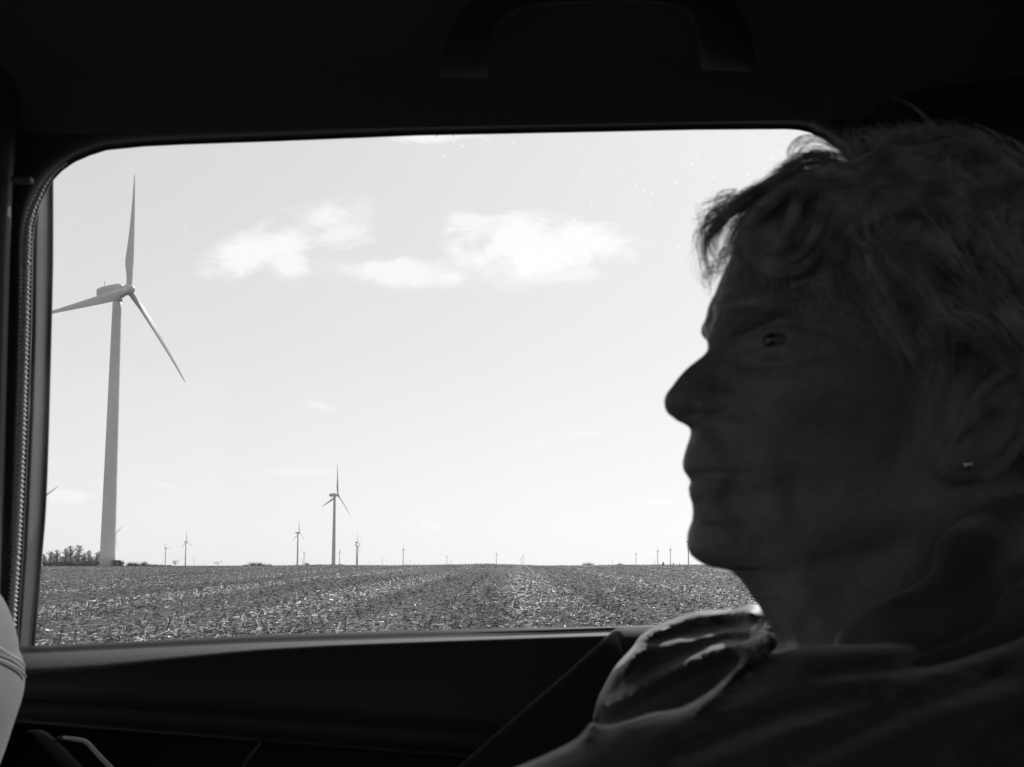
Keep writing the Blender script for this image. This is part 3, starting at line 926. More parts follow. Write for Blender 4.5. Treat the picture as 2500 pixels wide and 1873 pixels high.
M_SKIN = principled('skin', 0.27, 0.5, 0.35, noise=(70, .9, 1.06), bump=(230, .6, .0022))
M_SKIN.node_tree.nodes['Principled BSDF'].inputs['Subsurface Weight'].default_value = 0.15
M_SKIN.node_tree.nodes['Principled BSDF'].inputs['Subsurface Radius'].default_value = (0.003, 0.003, 0.003)


def build_body():
    root = empty('person', tuple(CH + np.array([.02, 0, -.75])))
    tag(root, 'woman with short wavy grey hair in a dark jacket, sitting in profile and looking forward', 'person')
    V, Q = surface_nets(body_sdf, (-128, -100, -235), (122, 100, 128), 1.6)
    V = relax(V, Q, 2, .45)
    W = h2w(V)
    for _ in range(4):
        W, e = shape_profile(W)
    print('profile residual px', e)
    b = mesh_obj('body', W, Q, M_SKIN, root)
    sm = b.modifiers.new('s', 'SUBSURF'); sm.levels = 0; sm.render_levels = 1
    return root
person = build_body()


# ---- hair
HC = np.array([8.0, 0, 30.0]); HR = np.array([92.0, 80.0, 76.0])


def kx(x): return .17 * np.exp(-((x + 33) / 34.0) ** 2)
ZL = np.array([(-95, 60), (-80, 50), (-60, 40), (-40, 22), (-20, 8), (5, 0), (20, -8), (34, -30), (50, -70), (100, -95)], float)


def hair_sdf(p):
    p = p.astype(np.float32)
    q = p.copy(); q[..., 2] = np.where(p[..., 2] > 0, p[..., 2] * (1 + kx(p[..., 0])), p[..., 2])
    d = ell(q, HC, HR)
    d = smin(d, ell(p, (40, 0, -20), (66, 70, 74)), 20)
    x, y, z = p[..., 0], p[..., 1], p[..., 2]
    d = d + 1.6 * np.sin(x * .16 + z * .22 + 1.5 * np.sin(y * .08)) + 1.1 * np.sin(z * .31 - x * .12 + y * .1)
    zl = np.interp(x, ZL[:, 0], ZL[:, 1]).astype(np.float32)
    return smax(d, (zl - z) * .75, 5)


def strand_mesh(S, r0, r1, sides=3):
    """S: (n, m, 3) strands in metres"""
    n, m, _ = S.shape
    T = np.gradient(S, axis=1); T /= np.linalg.norm(T, axis=2, keepdims=True) + 1e-12
    ref = np.array([0.3, 0.2, 0.93])
    A = np.cross(T, ref); A /= np.linalg.norm(A, axis=2, keepdims=True) + 1e-9
    B = np.cross(T, A)
    rad = np.linspace(1, 0.25, m)[None, :, None] * (r0 + (r1 - r0) * rng.random((n, 1, 1)))
    V = np.stack([S + rad * (A * math.cos(2 * math.pi * k / sides) + B * math.sin(2 * math.pi * k / sides)) for k in range(sides)], 2)
    idx = np.arange(n * m * sides).reshape(n, m, sides)
    a = idx[:, :-1]; b = idx[:, 1:]
    Q = np.stack([a, np.roll(a, -1, 2), np.roll(b, -1, 2), b], -1).reshape(-1, 4)
    return V.reshape(-1, 3), Q


def scalp_strands(n, lift0, lift1, lmin, lmax, region):
    """locks combed forward and down from the crown, wavy, following the head"""
    m = 14
    crown = np.array([62.0, 0, 96.0])
    out = []
    # roots
    u = rng.normal(0, 1, (n * 6, 3)); u /= np.linalg.norm(u, axis=1)[:, None]
    R = HC + u * HR
    zl = np.interp(R[:, 0], ZL[:, 0], ZL[:, 1])
    ok = (R[:, 2] > zl + 6) & (R[:, 1] < 45) & (R[:, 0] > -52)
    ok &= region(R)
    R = R[ok][:n]; n = len(R)
    q = R.copy(); Lh = lmin + (lmax - lmin) * rng.random(n)
    ph = 2.2 * np.sin(R[:, 0] * .045 + R[:, 2] * .03) + 2.0 * np.sin(R[:, 2] * .06 - R[:, 1] * .04) + rng.normal(0, .25, n)
    wave = 0.55 + .5 * rng.random(n)
    lift = lift0 + (lift1 - lift0) * rng.random(n) ** 2
    S = np.empty((n, m, 3))
    for k in range(m):
        t = k / (m - 1)
        q = q.copy(); q[:, 2] = np.where(q[:, 2] > 0, q[:, 2] * (1 + kx(q[:, 0])), q[:, 2])
        w = (q - HC) / HR; w /= np.linalg.norm(w, axis=1)[:, None]
        surf = HC + w * (HR + 1.5 + (lift * math.sin(math.pi * (.25 + .55 * t)))[:, None])
        surf[:, 2] = np.where(surf[:, 2] > 0, surf[:, 2] / (1 + kx(surf[:, 0])), surf[:, 2])
        S[:, k] = surf
        N_ = (surf - HC) / HR ** 2; N_ /= np.linalg.norm(N_, axis=1)[:, None]
        g = surf - crown + np.array([-45, 0, -12.0]) * (0.4 + np.clip(R[:, 2] / 90, 0, 1))[:, None]
        g -= N_ * (g * N_).sum(1)[:, None]; g /= np.linalg.norm(g, axis=1)[:, None] + 1e-9
        sd = np.cross(N_, g)
        ang = wave * np.sin(ph + t * 5.5)
        stepd = g * np.cos(ang)[:, None] + sd * np.sin(ang)[:, None]
        q = surf + stepd * (Lh / m)[:, None]
    return S


def scalp_curls(nc, per):
    """short soft curls: clusters of strands that bend round at their ends"""
    m = 14
    crown = np.array([62.0, 0, 96.0])
    u = rng.normal(0, 1, (nc * 8, 3)); u /= np.linalg.norm(u, axis=1)[:, None]
    R = HC + u * HR
    zl = np.interp(R[:, 0], ZL[:, 0], ZL[:, 1])
    ok = (R[:, 2] > zl + 10) & (R[:, 1] < 20) & (R[:, 0] > -48)
    R = R[ok][:nc]; nc = len(R)
    turn = rng.choice([-1, 1], nc) * rng.uniform(1.6, 3.4, nc); a0 = rng.normal(0, .5, nc); Lc = rng.uniform(38, 72, nc); lf = rng.uniform(2, 9, nc)
    rep_ = lambda v: np.repeat(v, per, axis=0)
    q = rep_(R) + rng.normal(0, 2.6, (nc * per, 3)); turn, a0, Lc, lf = rep_(turn), rep_(a0), rep_(Lc), rep_(lf)
    n = len(q); turn = turn + rng.normal(0, .22, n); Lh = Lc * rng.uniform(.8, 1.05, n); lf = lf * rng.uniform(.6, 1.2, n)
    S = np.empty((n, m, 3)); ri = q.copy()
    for k in range(m):
        t = k / (m - 1)
        z_ = q.copy(); z_[:, 2] = np.where(z_[:, 2] > 0, z_[:, 2] * (1 + kx(z_[:, 0])), z_[:, 2])
        w = (z_ - HC) / HR; w /= np.linalg.norm(w, axis=1)[:, None]
        surf = HC + w * (HR + 1.5 + (lf * math.sin(math.pi * (.2 + .6 * t)))[:, None])
        surf[:, 2] = np.where(surf[:, 2] > 0, surf[:, 2] / (1 + kx(surf[:, 0])), surf[:, 2])
        S[:, k] = surf
        N_ = (surf - HC) / HR ** 2; N_ /= np.linalg.norm(N_, axis=1)[:, None]
        g = surf - crown + np.array([-40, 0, -10.0])
        g -= N_ * (g * N_).sum(1)[:, None]; g /= np.linalg.norm(g, axis=1)[:, None] + 1e-9
        sd = np.cross(N_, g); ang = a0 + turn * t ** 1.4
        q = surf + (g * np.cos(ang)[:, None] + sd * np.sin(ang)[:, None]) * (Lh / m)[:, None]
    return S


def lock(pts, count, spread, radius=1.0, curl=0.0, taper=0.6, m=22):
    """pts: (px, py, depth in mm from the middle of the head)"""
    base = np.array([L(a, b, c) for a, b, c in pts])
    base = smoothpath(base, m)
    S = np.empty((count, m, 3))
    t = np.linspace(0, 1, m)
    for i in range(count):
        o = rng.normal(0, 1, 3) * spread * np.array([.6, 1.3, .6])
        o2 = rng.normal(0, 1, 3) * spread * np.array([.6, 1.0, .6])
        s0 = rng.uniform(0, .25); s1 = rng.uniform(.55, 1.0) if taper else 1
        tt = s0 + (s1 - s0) * t
        P_ = np.stack([np.interp(tt, t, base[:, k]) for k in range(3)], 1)
        ph = rng.uniform(0, 6.28); fr = rng.uniform(5, 9)
        wob = np.stack([np.sin(fr * t + ph), np.cos(fr * .8 * t + ph), np.sin(fr * .9 * t + 2 + ph)], 1) * (spread * .25 + curl * t[:, None])
        S[i] = P_ + o * (1 - t)[:, None] + o2 * t[:, None] + wob
    return S


def build_hair(root):
    m = bpy.data.materials.new('grey_hair'); m.use_nodes = True
    nt = m.node_tree; N = nt.nodes; Lk = nt.links
    b = N['Principled BSDF']; b.inputs['Roughness'].default_value = .42; b.inputs['Specular IOR Level'].default_value = .5
    gi = N.new('ShaderNodeNewGeometry'); mr = N.new('ShaderNodeMapRange')
    mr.inputs['To Min'].default_value = .34; mr.inputs['To Max'].default_value = 1.0
    # whole locks are whiter or darker, single hairs vary a little
    tcc = N.new('ShaderNodeTexCoord'); no = N.new('ShaderNodeTexNoise'); no.inputs['Scale'].default_value = 75; no.inputs['Detail'].default_value = 2
    Lk.new(tcc.outputs['Object'], no.inputs['Vector'])
    nr = N.new('ShaderNodeMapRange'); nr.inputs['From Min'].default_value = .38; nr.inputs['From Max'].default_value = .62; Lk.new(no.outputs['Fac'], nr.inputs[0])
    md = N.new('ShaderNodeMath'); md.operation = 'MULTIPLY_ADD'; md.inputs[1].default_value = .35
    Lk.new(gi.outputs['Random Per Island'], md.inputs[0])
    m7 = N.new('ShaderNodeMath'); m7.operation = 'MULTIPLY'; m7.inputs[1].default_value = .65; Lk.new(nr.outputs[0], m7.inputs[0]); Lk.new(m7.outputs[0], md.inputs[2])
    Lk.new(md.outputs[0], mr.inputs[0])
    cc = N.new('ShaderNodeCombineColor')
    for k in range(3): Lk.new(mr.outputs[0], cc.inputs[k])
    Lk.new(cc.outputs[0], b.inputs['Base Color'])
    tr = N.new('ShaderNodeBsdfTranslucent'); Lk.new(cc.outputs[0], tr.inputs[0])
    mx = N.new('ShaderNodeMixShader'); mx.inputs[0].default_value = .2
    Lk.new(b.outputs[0], mx.inputs[1]); Lk.new(tr.outputs[0], mx.inputs[2]); Lk.new(mx.outputs[0], N['Material Output'].inputs[0])
    capm = principled('hair_base', .7, .7, .3, noise=(60, .6, 1.3), bump=(160, .8, .004))
    V, Q = surface_nets(hair_sdf, (-98, -90, -98), (116, 90, 134), 3.0)
    V = relax(V, Q, 1, .5)
    hair = mesh_obj('hair', h2w(V), Q, capm, root)
    S = [scalp_strands(5500, 1, 5, 35, 80, lambda R: np.ones(len(R), bool)),
         scalp_strands(700, 3, 13, 30, 70, lambda R: (R[:, 2] > 60) & (R[:, 0] > 5))]
    S.append(scalp_curls(230, 42))
    for s in S: s[:] = h2w(s)
    A1 = np.concatenate(S)
    # forelock and curls
    G = [
        lock([(2060, 455, 0), (1962, 445, 0), (1881, 470, 0), (1813, 500, 0), (1767, 535, 0), (1742, 578, 0), (1738, 614, 0), (1768, 655, 0)], 270, 3.6),
        lock([(2100, 470, 10), (1990, 462, 12), (1900, 490, 14), (1830, 525, 14), (1785, 570, 12), (1770, 610, 10), (1782, 650, 8)], 50, 5.5),
        lock([(2000, 440, -8), (1930, 442, -4), (1870, 462, 0), (1820, 485, 6), (1770, 510, 8)], 150, 3.5),
        lock([(1815, 500, 4), (1765, 530, 6), (1731, 575, 8), (1719, 608, 8), (1722, 640, 8), (1731, 668, 8)], 45, 2.0),
        lock([(1800, 495, 4), (1745, 520, 8), (1716, 560, 10), (1709, 620, 10), (1713, 670, 10), (1730, 722, 8)], 30, 3.5, curl=2),
        lock([(1830, 480, 0), (1785, 482, 0), (1745, 500, 0), (1715, 540, 0), (1707, 590, 0)], 26, 4.5, curl=3),
        lock([(1760, 640, 10), (1735, 660, 10), (1722, 690, 10), (1728, 715, 10)], 22, 3.0, curl=3),
        lock([(1815, 560, 0), (1790, 600, 0), (1762, 640, 0), (1745, 690, 2)], 25, 3.2, curl=2),
        # top of the quiff
        lock([(2120, 430, 0), (2055, 404, 0), (1989, 396, 0), (1940, 402, 0), (1900, 422, 0), (1860, 448, 0), (1820, 482, 0)], 80, 2.2),
        lock([(2130, 420, -10), (2057, 396, -6), (1990, 380, 0), (1943, 394, 0), (1916, 418, 0), (1868, 446, 0)], 30, 1.6),
        lock([(1935, 400, 0), (1930, 382, 0), (1936, 358, 0), (1962, 335, 0), (2005, 338, 0), (2050, 365, 0), (2080, 400, 0)], 12, 1.6, taper=0),
        lock([(1945, 398, 5), (1950, 372, 5), (1978, 350, 5), (2020, 352, 5), (2060, 378, 5), (2090, 410, 5)], 10, 2.6, taper=0),
        lock([(1935, 394, 0), (1975, 378, 0), (2020, 372, 0), (2070, 385, 0), (2120, 410, 0)], 24, 1.6, taper=0),
        # rolled curl on the forehead
        lock([(2075, 470, -50), (2040, 520, -58), (2022, 570, -61), (1995, 620, -61), (1950, 656, -58), (1900, 665, -53), (1850, 645, -46), (1812, 600, -36)], 300, 2.0),
        lock([(2050, 450, -46), (2015, 500, -56), (2000, 560, -60), (1972, 610, -60), (1930, 640, -57), (1880, 640, -51), (1840, 605, -44), (1826, 560, -36)], 240, 2.2),
        lock([(2000, 455, -42), (1950, 480, -48), (1935, 530, -54), (1915, 580, -55), (1880, 610, -51), (1845, 590, -44)], 160, 2.6),
        lock([(1960, 455, -36), (1900, 480, -42), (1850, 520, -44), (1815, 570, -40), (1803, 620, -36)], 170, 3.2),
        lock([(2080, 500, -58), (2062, 570, -64), (2030, 640, -66), (1990, 700, -64)], 110, 3.0),
        lock([(1990, 460, -20), (1900, 500, -26), (1850, 540, -26), (1810, 590, -22), (1795, 640, -18)], 160, 4.5),
        lock([(1830, 600, -22), (1808, 650, -24), (1790, 700, -26), (1800, 745, -28)], 26, 2.5),
        # sides over the temple towards the ear
        lock([(2140, 520, -60), (2090, 560, -70), (2110, 600, -76), (2190, 620, -80), (2280, 640, -84), (2380, 690, -84)], 200, 6),
        lock([(2150, 560, -66), (2160, 620, -76), (2230, 680, -82), (2290, 760, -84), (2320, 860, -82)], 220, 6),
        lock([(2080, 560, -60), (2090, 650, -70), (2150, 740, -78), (2200, 830, -80), (2240, 900, -78)], 180, 6),
        lock([(2240, 560, -76), (2300, 620, -86), (2370, 700, -90), (2400, 790, -88), (2390, 870, -86)], 200, 6),
        lock([(2330, 560, -78), (2420, 640, -86), (2490, 740, -84), (2520, 860, -80)], 200, 7),
        lock([(2400, 640, -78), (2500, 760, -84), (2560, 900, -78), (2560, 1040, -70)], 200, 8),
    ]
    # wisps over the top of the ear and behind it
    G += [lock([(2300, 760, -84), (2380, 800, -92), (2430, 850, -96), (2440, 920, -96)], 130, 5.0, curl=2),
          lock([(2340, 700, -84), (2440, 780, -94), (2500, 860, -98), (2520, 960, -96)], 170, 6.0, curl=2),
          lock([(2400, 760, -84), (2460, 830, -90), (2490, 900, -90), (2500, 980, -86)], 110, 5.0, curl=2),
          lock([(2250, 780, -80), (2265, 850, -82), (2255, 920, -80), (2240, 970, -78)], 50, 3.5, curl=2),
          lock([(2480, 860, -80), (2530, 980, -80), (2520, 1100, -70), (2470, 1180, -60)], 120, 6.0, curl=2)]
    # loose strands standing off the forelock
    edge = np.array([(1728, 600), (1745, 560), (1775, 525), (1815, 494), (1850, 474), (1885, 455), (1920, 425), (1950, 402), (1990, 392), (2040, 396)], float)
    for k in range(60):
        t = rng.uniform(1.5, 8.5); i0 = int(t); c = edge[i0] + (edge[min(i0 + 1, 9)] - edge[i0]) * (t - i0)
        d_ = edge[min(i0 + 1, 9)] - edge[i0]; d_ /= np.linalg.norm(d_); o_ = np.array([d_[1], -d_[0]])
        ln = rng.uniform(45, 120); h = rng.uniform(2, 26); yl = rng.uniform(-15, 25)
        q_ = [c + d_ * ln * .9 - o_ * 14, c + d_ * ln * .4 + o_ * h * .7, c + o_ * h, c - d_ * ln * .45 + o_ * h * .7, c - d_ * ln * .8 + o_ * h * .1]
        G.append(lock([(a_[0], a_[1], yl) for a_ in q_], 6, 2.0, curl=1.4))
    # tousled strands along the top
    for k in range(70):
        x0 = rng.uniform(2030, 2480); y0 = np.interp(x0, [1950, 2035, 2160, 2280, 2400, 2500], [372, 348, 325, 325, 345, 400]) + 14
        h = rng.uniform(6, 36); dx = rng.uniform(-90, 40)
        yl = rng.uniform(-30, 20)
        G.append(lock([(x0 + 60, y0 + 45, yl), (x0 + 30, y0 + 5, yl), (x0 + dx * .3, y0 - h * .8, yl - 3), (x0 + dx * .8, y0 - h, yl - 5), (x0 + dx * 1.3, y0 - h * .4, yl - 6)],
                      5, 2.4, curl=2.0))
    G.append(lock([(2300, 330, -10), (2259, 286, -10), (2220, 253, -10), (2177, 239, -10)], 3, 1.2, taper=0))
    G.append(lock([(2010, 340, -5), (1995, 322, -5), (1986, 308, -5), (1979, 290, -5)], 3, .8, taper=0))
    A2 = h2w(np.concatenate(G))
    V1, Q1 = strand_mesh(A1, .00016, .00034); V2, Q2 = strand_mesh(A2, .00013, .00030)
    mesh_obj('loose_strands', np.concatenate([V1, V2]), np.concatenate([Q1, Q2 + len(V1)]), m, hair)
    # eyebrows
    E = L(1893, 830, -33)
    B = []
    for side in (-1, 1):
        for k in range(150):
            t = rng.random()
            x = -86 + t * (E[0] + 6 + 86) + rng.normal(0, 1); z = 12 + 5 * math.sin(t * 2.6) + rng.normal(0, 1.6)
            y = side * (12 + 30 * t)
            # find the skin from outside
            o = np.array([-140.0 + 60 * t, y * 1.5, z]); c = np.array([-20.0, y * .3, z])
            tt = np.linspace(0, 1, 90); pts = o + (c - o) * tt[:, None]
            dd = body_sdf(pts[None])[0]
            i = int(np.argmax(dd < 0))
            s = pts[i]
            dirv = np.array([-.15 + .75 * t, side * .75, .35 - .5 * t]); out = (o - c) / np.linalg.norm(o - c)
            B.append([s + dirv * 7 * u + out * (.2 + 3.2 * u * (1 - u * .6)) for u in np.linspace(0, 1, 5)])
    Wb = h2w(np.array(B))
    h_ = len(Wb) // 2
    for part in (Wb[:h_], Wb[h_:]):
        V, Q = strand_mesh(part, .0001, .0002)
        mesh_obj('eyebrow', V, Q, m, root)


def sphere(c, r, nu=24, nv=14, sc=(1, 1, 1)):
    V = []; Fc = []
    for i in range(nv + 1):
        for j in range(nu):
            a = math.pi * i / nv; b = 2 * math.pi * j / nu
            V.append((c[0] + r * sc[0] * math.sin(a) * math.cos(b), c[1] + r * sc[1] * math.sin(a) * math.sin(b), c[2] + r * sc[2] * math.cos(a)))
    for i in range(nv):
        for j in range(nu):
            Fc.append((i * nu + j, (i + 1) * nu + j, (i + 1) * nu + (j + 1) % nu, i * nu + (j + 1) % nu))
    return V, Fc


def build_face_details(root):
    E = L(1893, 830, -33)
    white = principled('eye_white', .06, .38, .4)
    iris = principled('iris', .015, .2, .8)
    lash = principled('lashes', .03, .6)
    for s in (1, -1):
        c = h2w(np.array([E[0] + 8.2, s * -32.3, E[2] - .4]))
        V, Fc = sphere(c, .0121)
        e = mesh_obj('eye', V, Fc, white, root)
        g = np.array([-.96, s * -.12, .02]); g /= np.linalg.norm(g)
        ci = h2w(np.array([E[0] + 8.2, s * -32.3, E[2] - .4]) + g * 6.9)
        V, Fc = sphere(ci, .0062)
        mesh_obj('iris', V, Fc, iris, e)
    c = h2w(L(2362, 1135, -84))
    mb = MB(); V, Fc = sphere(c, .0022); mb.add(V, Fc)
    st = mesh_obj('earring', mb.v, mb.f, principled('silver', .8, .12, .5, metal=1.0), root)


def W3(px, py, Y):
    return (P(px, py, Y / 1000.) - np.array([0, 0, EYE])) * 1000


RIDGES = [  # photo polylines of the lit folds: points, height mm, width px
    ([(1560, 1556), (1600, 1540), (1653, 1524), (1700, 1510), (1760, 1502), (1832, 1498)], 6, 13),
    ([(1700, 1507), (1728, 1512), (1744, 1524)], 3.5, 8),
    ([(1870, 1550), (1840, 1541), (1811, 1540), (1765, 1547), (1720, 1559), (1690, 1566), (1650, 1573), (1600, 1580), (1560, 1592), (1520, 1640)], 9, 14),
    ([(1852, 1572), (1812, 1566), (1770, 1572), (1735, 1586)], 5, 9),
    ([(1838, 1584), (1812, 1579), (1780, 1581), (1748, 1591), (1706, 1609), (1653, 1634), (1588, 1668), (1532, 1699), (1482, 1722)], 12, 16),
    ([(1879, 1562), (1849, 1588), (1820, 1614), (1790, 1645), (1762, 1679), (1730, 1708), (1690, 1738)], 8, 11),
    ([(1627, 1532), (1596, 1546), (1571, 1568), (1550, 1598), (1530, 1626), (1503, 1660), (1478, 1697), (1461, 1728), (1446, 1760), (1436, 1790)], 5, 10),
    ([(1560, 1620), (1540, 1660), (1500, 1700)], 2, 12),
]
VALLEYS = [([(1840, 1562), (1760, 1562), (1690, 1582), (1600, 1622)], 2.5, 16), ([(1800, 1602), (1700, 1650), (1600, 1700), (1520, 1740)], 3, 24),
           ([(1700, 1522), (1800, 1526), (1850, 1530)], 3, 11), ([(1840, 1640), (1740, 1680), (1640, 1722)], 3, 18),
           ([(2150, 1690), (1900, 1750), (1650, 1850)], 10, 26), ([(2450, 1650), (2200, 1730), (1950, 1850)], 10, 30), ([(2480, 1545), (2250, 1625), (2000, 1650)], 9, 22), ([(2500, 1760), (2350, 1873)], 9, 26)]


def jacket_sdf(p):
    p = p.astype(np.float32)
    d = cap(p, (127, 868, -107), (114, 850, -200), 72, 76)                  # far shoulder and sleeve
    d = smin(d, cap(p, (116, 850, -200), (-40, 800, -330), 70, 52), 20)
    d = smin(d, cap(p, (127, 868, -100), (232, 745, -98), 62, 62), 25)         # across to the neck
    d = smin(d, ell(p, (245, 705, -330), (150, 205, 290)), 40)                # trunk
    d = smin(d, ell(p, (160, 760, -165), (92, 120, 90)), 30)                  # loose front
    near = cap(p, (-30, 545, -160), (137, 570, -106), 70, 70)                    # near sleeve
    near = smin(near, cap(p, (137, 570, -106), (262, 592, -106), 70, 82), 18)
    near = smin(near, cap(p, (262, 592, -106), (330, 640, -60), 82, 80), 18)
    d = smin(d, near, 12)
    x, y, z = p[..., 0], p[..., 1], p[..., 2]
    # collar
    cp = [W3(x_, y_, Y_) + np.array([8, 0, -13]) for x_, y_, Y_ in ((2045, 1512, 615), (2151, 1462, 600), (2237, 1420, 598), (2310, 1352, 605), (2370, 1262, 640))]
    col = chain(p, [(150, 655, -75)] + [tuple(c) for c in cp] + [(285, 720, 35), (280, 800, 10)],
                [9, 12, 13, 14, 17, 20, 24, 22])
    col = smin(col, chain(p, [tuple(W3(1842, 1500, 830)), tuple(W3(1868, 1545, 790)), tuple(W3(1905, 1590, 750)), tuple(W3(1960, 1645, 700)), (150, 655, -75)], [6, 6.5, 7, 8, 8]), 4)
    d = smin(d, col, 16)
    cst, sst = math.cos(PITCH), math.sin(PITCH)
    fw = np.maximum(y * cst + z * sst, 50); up = -y * sst + z * cst
    px = 1250 + F * x / fw; py = 936.5 - F * up / fw
    q = np.stack([px, py], -1).astype(np.float32)
    def dist2(pts):
        dd = None
        for i in range(len(pts) - 1):
            a = np.array(pts[i], np.float32); b = np.array(pts[i + 1], np.float32); ab = b - a; pa = q - a
            h = np.clip((pa @ ab) / float(ab @ ab), 0, 1)
            e = ((pa - h[..., None] * ab) ** 2).sum(-1)
            dd = e if dd is None else np.minimum(dd, e)
        return dd
    for pts, amp, w in RIDGES:
        r_ = np.sqrt(dist2(pts)) / w
        d = d - amp * np.exp(-r_ ** 1.8)
    for pts, amp, w in VALLEYS: d = d + amp * np.exp(-dist2(pts) / (w * w))
    d = d + 1.6 * np.sin(x * .05 + z * .09 + y * .04 + 2 * np.sin(z * .03)) + .4 * np.sin(z * .17 - x * .11 + y * .07)
    wv = np.sin(.22 * (z - .5 * x) + 1.8 * np.sin(.035 * x + .05 * y) + 1.2 * np.sin(.06 * z + 1)) 
    d = d - .5 * np.maximum(wv, .2) ** 2 * (.4 + .6 * np.sin(.04 * x + .06 * z + .03 * y))
    # the neck passes through the collar
    n0 = (h2w(np.array([10., 0, -80])) - np.array([0, 0, EYE])) * 1000; n1 = (h2w(np.array([55., 6, -190])) - np.array([0, 0, EYE])) * 1000
    d = smax(d, -cap(p, n0, n1, 60, 58), 5)
    return d


def build_jacket(root):
    V, Q = surface_nets(jacket_sdf, (-70, 450, -380), (430, 970, 60), 3.0)
    V = relax(V, Q, 4, .5)
    m = principled('dark_jacket', .07, .58, .3, noise=(14, .8, 1.15), bump=(70, .4, .003), sheen=.35)
    W = V * .001 + np.array([0, 0, EYE])
    j = mesh_obj('jacket', W, Q, m, root)
    sm = j.modifiers.new('s', 'SUBSURF'); sm.levels = 0; sm.render_levels = 1
    silver = principled('zip_metal', .7, .2, .5, metal=1.0)
    V, Fc = sphere(P(1886, 1531, .74), .0035, sc=(1.2, .7, .8))
    mesh_obj('zip_pull', V, Fc, silver, j)
    V, Fc = sphere(P(1851, 1584, .70), .0022)
    mesh_obj('snap', V, Fc, silver, j)

    def legs(p):
        p = p.astype(np.float32)
        d = ell(p, (260, 700, -640), (150, 200, 110))
        for y0 in (610, 790): d = smin(d, chain(p, [(240, y0, -650), (-190, y0 - 10, -600), (-230, y0 - 10, -1000)], [88, 66, 52]), 25)
        return d
    V, Q = surface_nets(legs, (-320, 480, -1080), (430, 920, -520), 12)
    mesh_obj('trousers', V * .001 + np.array([0, 0, EYE]), Q, principled('trousers', .04, .8, noise=(30, .8, 1.1)), root)


build_hair(person)
build_face_details(person)
build_jacket(person)


# ------------------------------------------------------------------ the car
M_TRIM = principled('soft_black_trim', .055, .55, .3, bump=(700, .35, .0008))
M_RUBBER = principled('black_rubber', .03, .5, .35)
M_CLOTH_DARK = principled('roof_cloth', .13, .95, .1, bump=(1500, .3, .0005))
M_SEAT = principled('seat_cloth', .17, .9, .2, noise=(40, .93, 1.05), bump=(1300, .5, .0007), sheen=.2)
M_PLASTIC = principled('grey_plastic', .07, .5, .35, bump=(800, .2, .0005))
M_SILL = principled('dusty_sill_plastic', .05, .6, .3, noise=(420, .45, 1.8), bump=(900, .5, .0008))
M_CHROME = principled('brushed_metal', .6, .28, .5, metal=1.0)
M_PAINT = principled('body_paint', .28, .35, .5, noise=(300, .97, 1.03), coat=.5)

OPEN = [(44, 1592), (47, 1500), (57, 1350), (66, 1150), (73, 950), (78, 780), (80, 629), (80.7, 591), (84.5, 553), (90.5, 523), (99.6, 494.7),
        (114.7, 466), (130, 440), (151, 417.7), (181, 396.6), (219, 380), (260, 367), (350, 358), (450, 353), (678, 345), (1017, 331),
        (1469, 322), (1695, 317), (1919, 315.5), (1950, 317.5), (1979.5, 324.6), (2014, 341.8), (2044, 363), (2065, 385), (2085, 430),
        (2105, 520), (2120, 700), (2130, 1000), (2125, 1300), (2112, 1505), (2080, 1514), (1480, 1531), (1280, 1538), (700, 1558), (250, 1577), (84, 1585)]


def offset_loop(loop, d):
    """move a closed loop of photo points outwards by d pixels (d may depend on the point)"""
    l = np.array(loop, float)
    t = np.roll(l, -1, 0) - np.roll(l, 1, 0)
    t /= np.linalg.norm(t, axis=1)[:, None]
    n = np.stack([t[:, 1], -t[:, 0]], 1)
    return l + n * (d if np.isscalar(d) else np.asarray(d)[:, None])


def ring_surface(layers):
    V = []; Fc = []
    n = len(layers[0][0])
    for loop, Y in layers:
        Ys = [Y] * n if np.isscalar(Y) else Y
        V += [P(a, b, y) for (a, b), y in zip(loop, Ys)]
    for i in range(len(layers) - 1):
        for k in range(n):
            l = (k + 1) % n
            Fc.append((i * n + k, i * n + l, (i + 1) * n + l, (i + 1) * n + k))
    return V, Fc


def resample(loop, step=9.0):
    l = np.array(loop, float); c = np.vstack([l, l[:1]])
    s = np.concatenate([[0], np.cumsum(np.linalg.norm(np.diff(c, axis=0), axis=1))])
    n = int(s[-1] / step); t = np.linspace(0, s[-1], n, endpoint=False)
    return np.stack([np.interp(t, s, c[:, k]) for k in (0, 1)], 1)


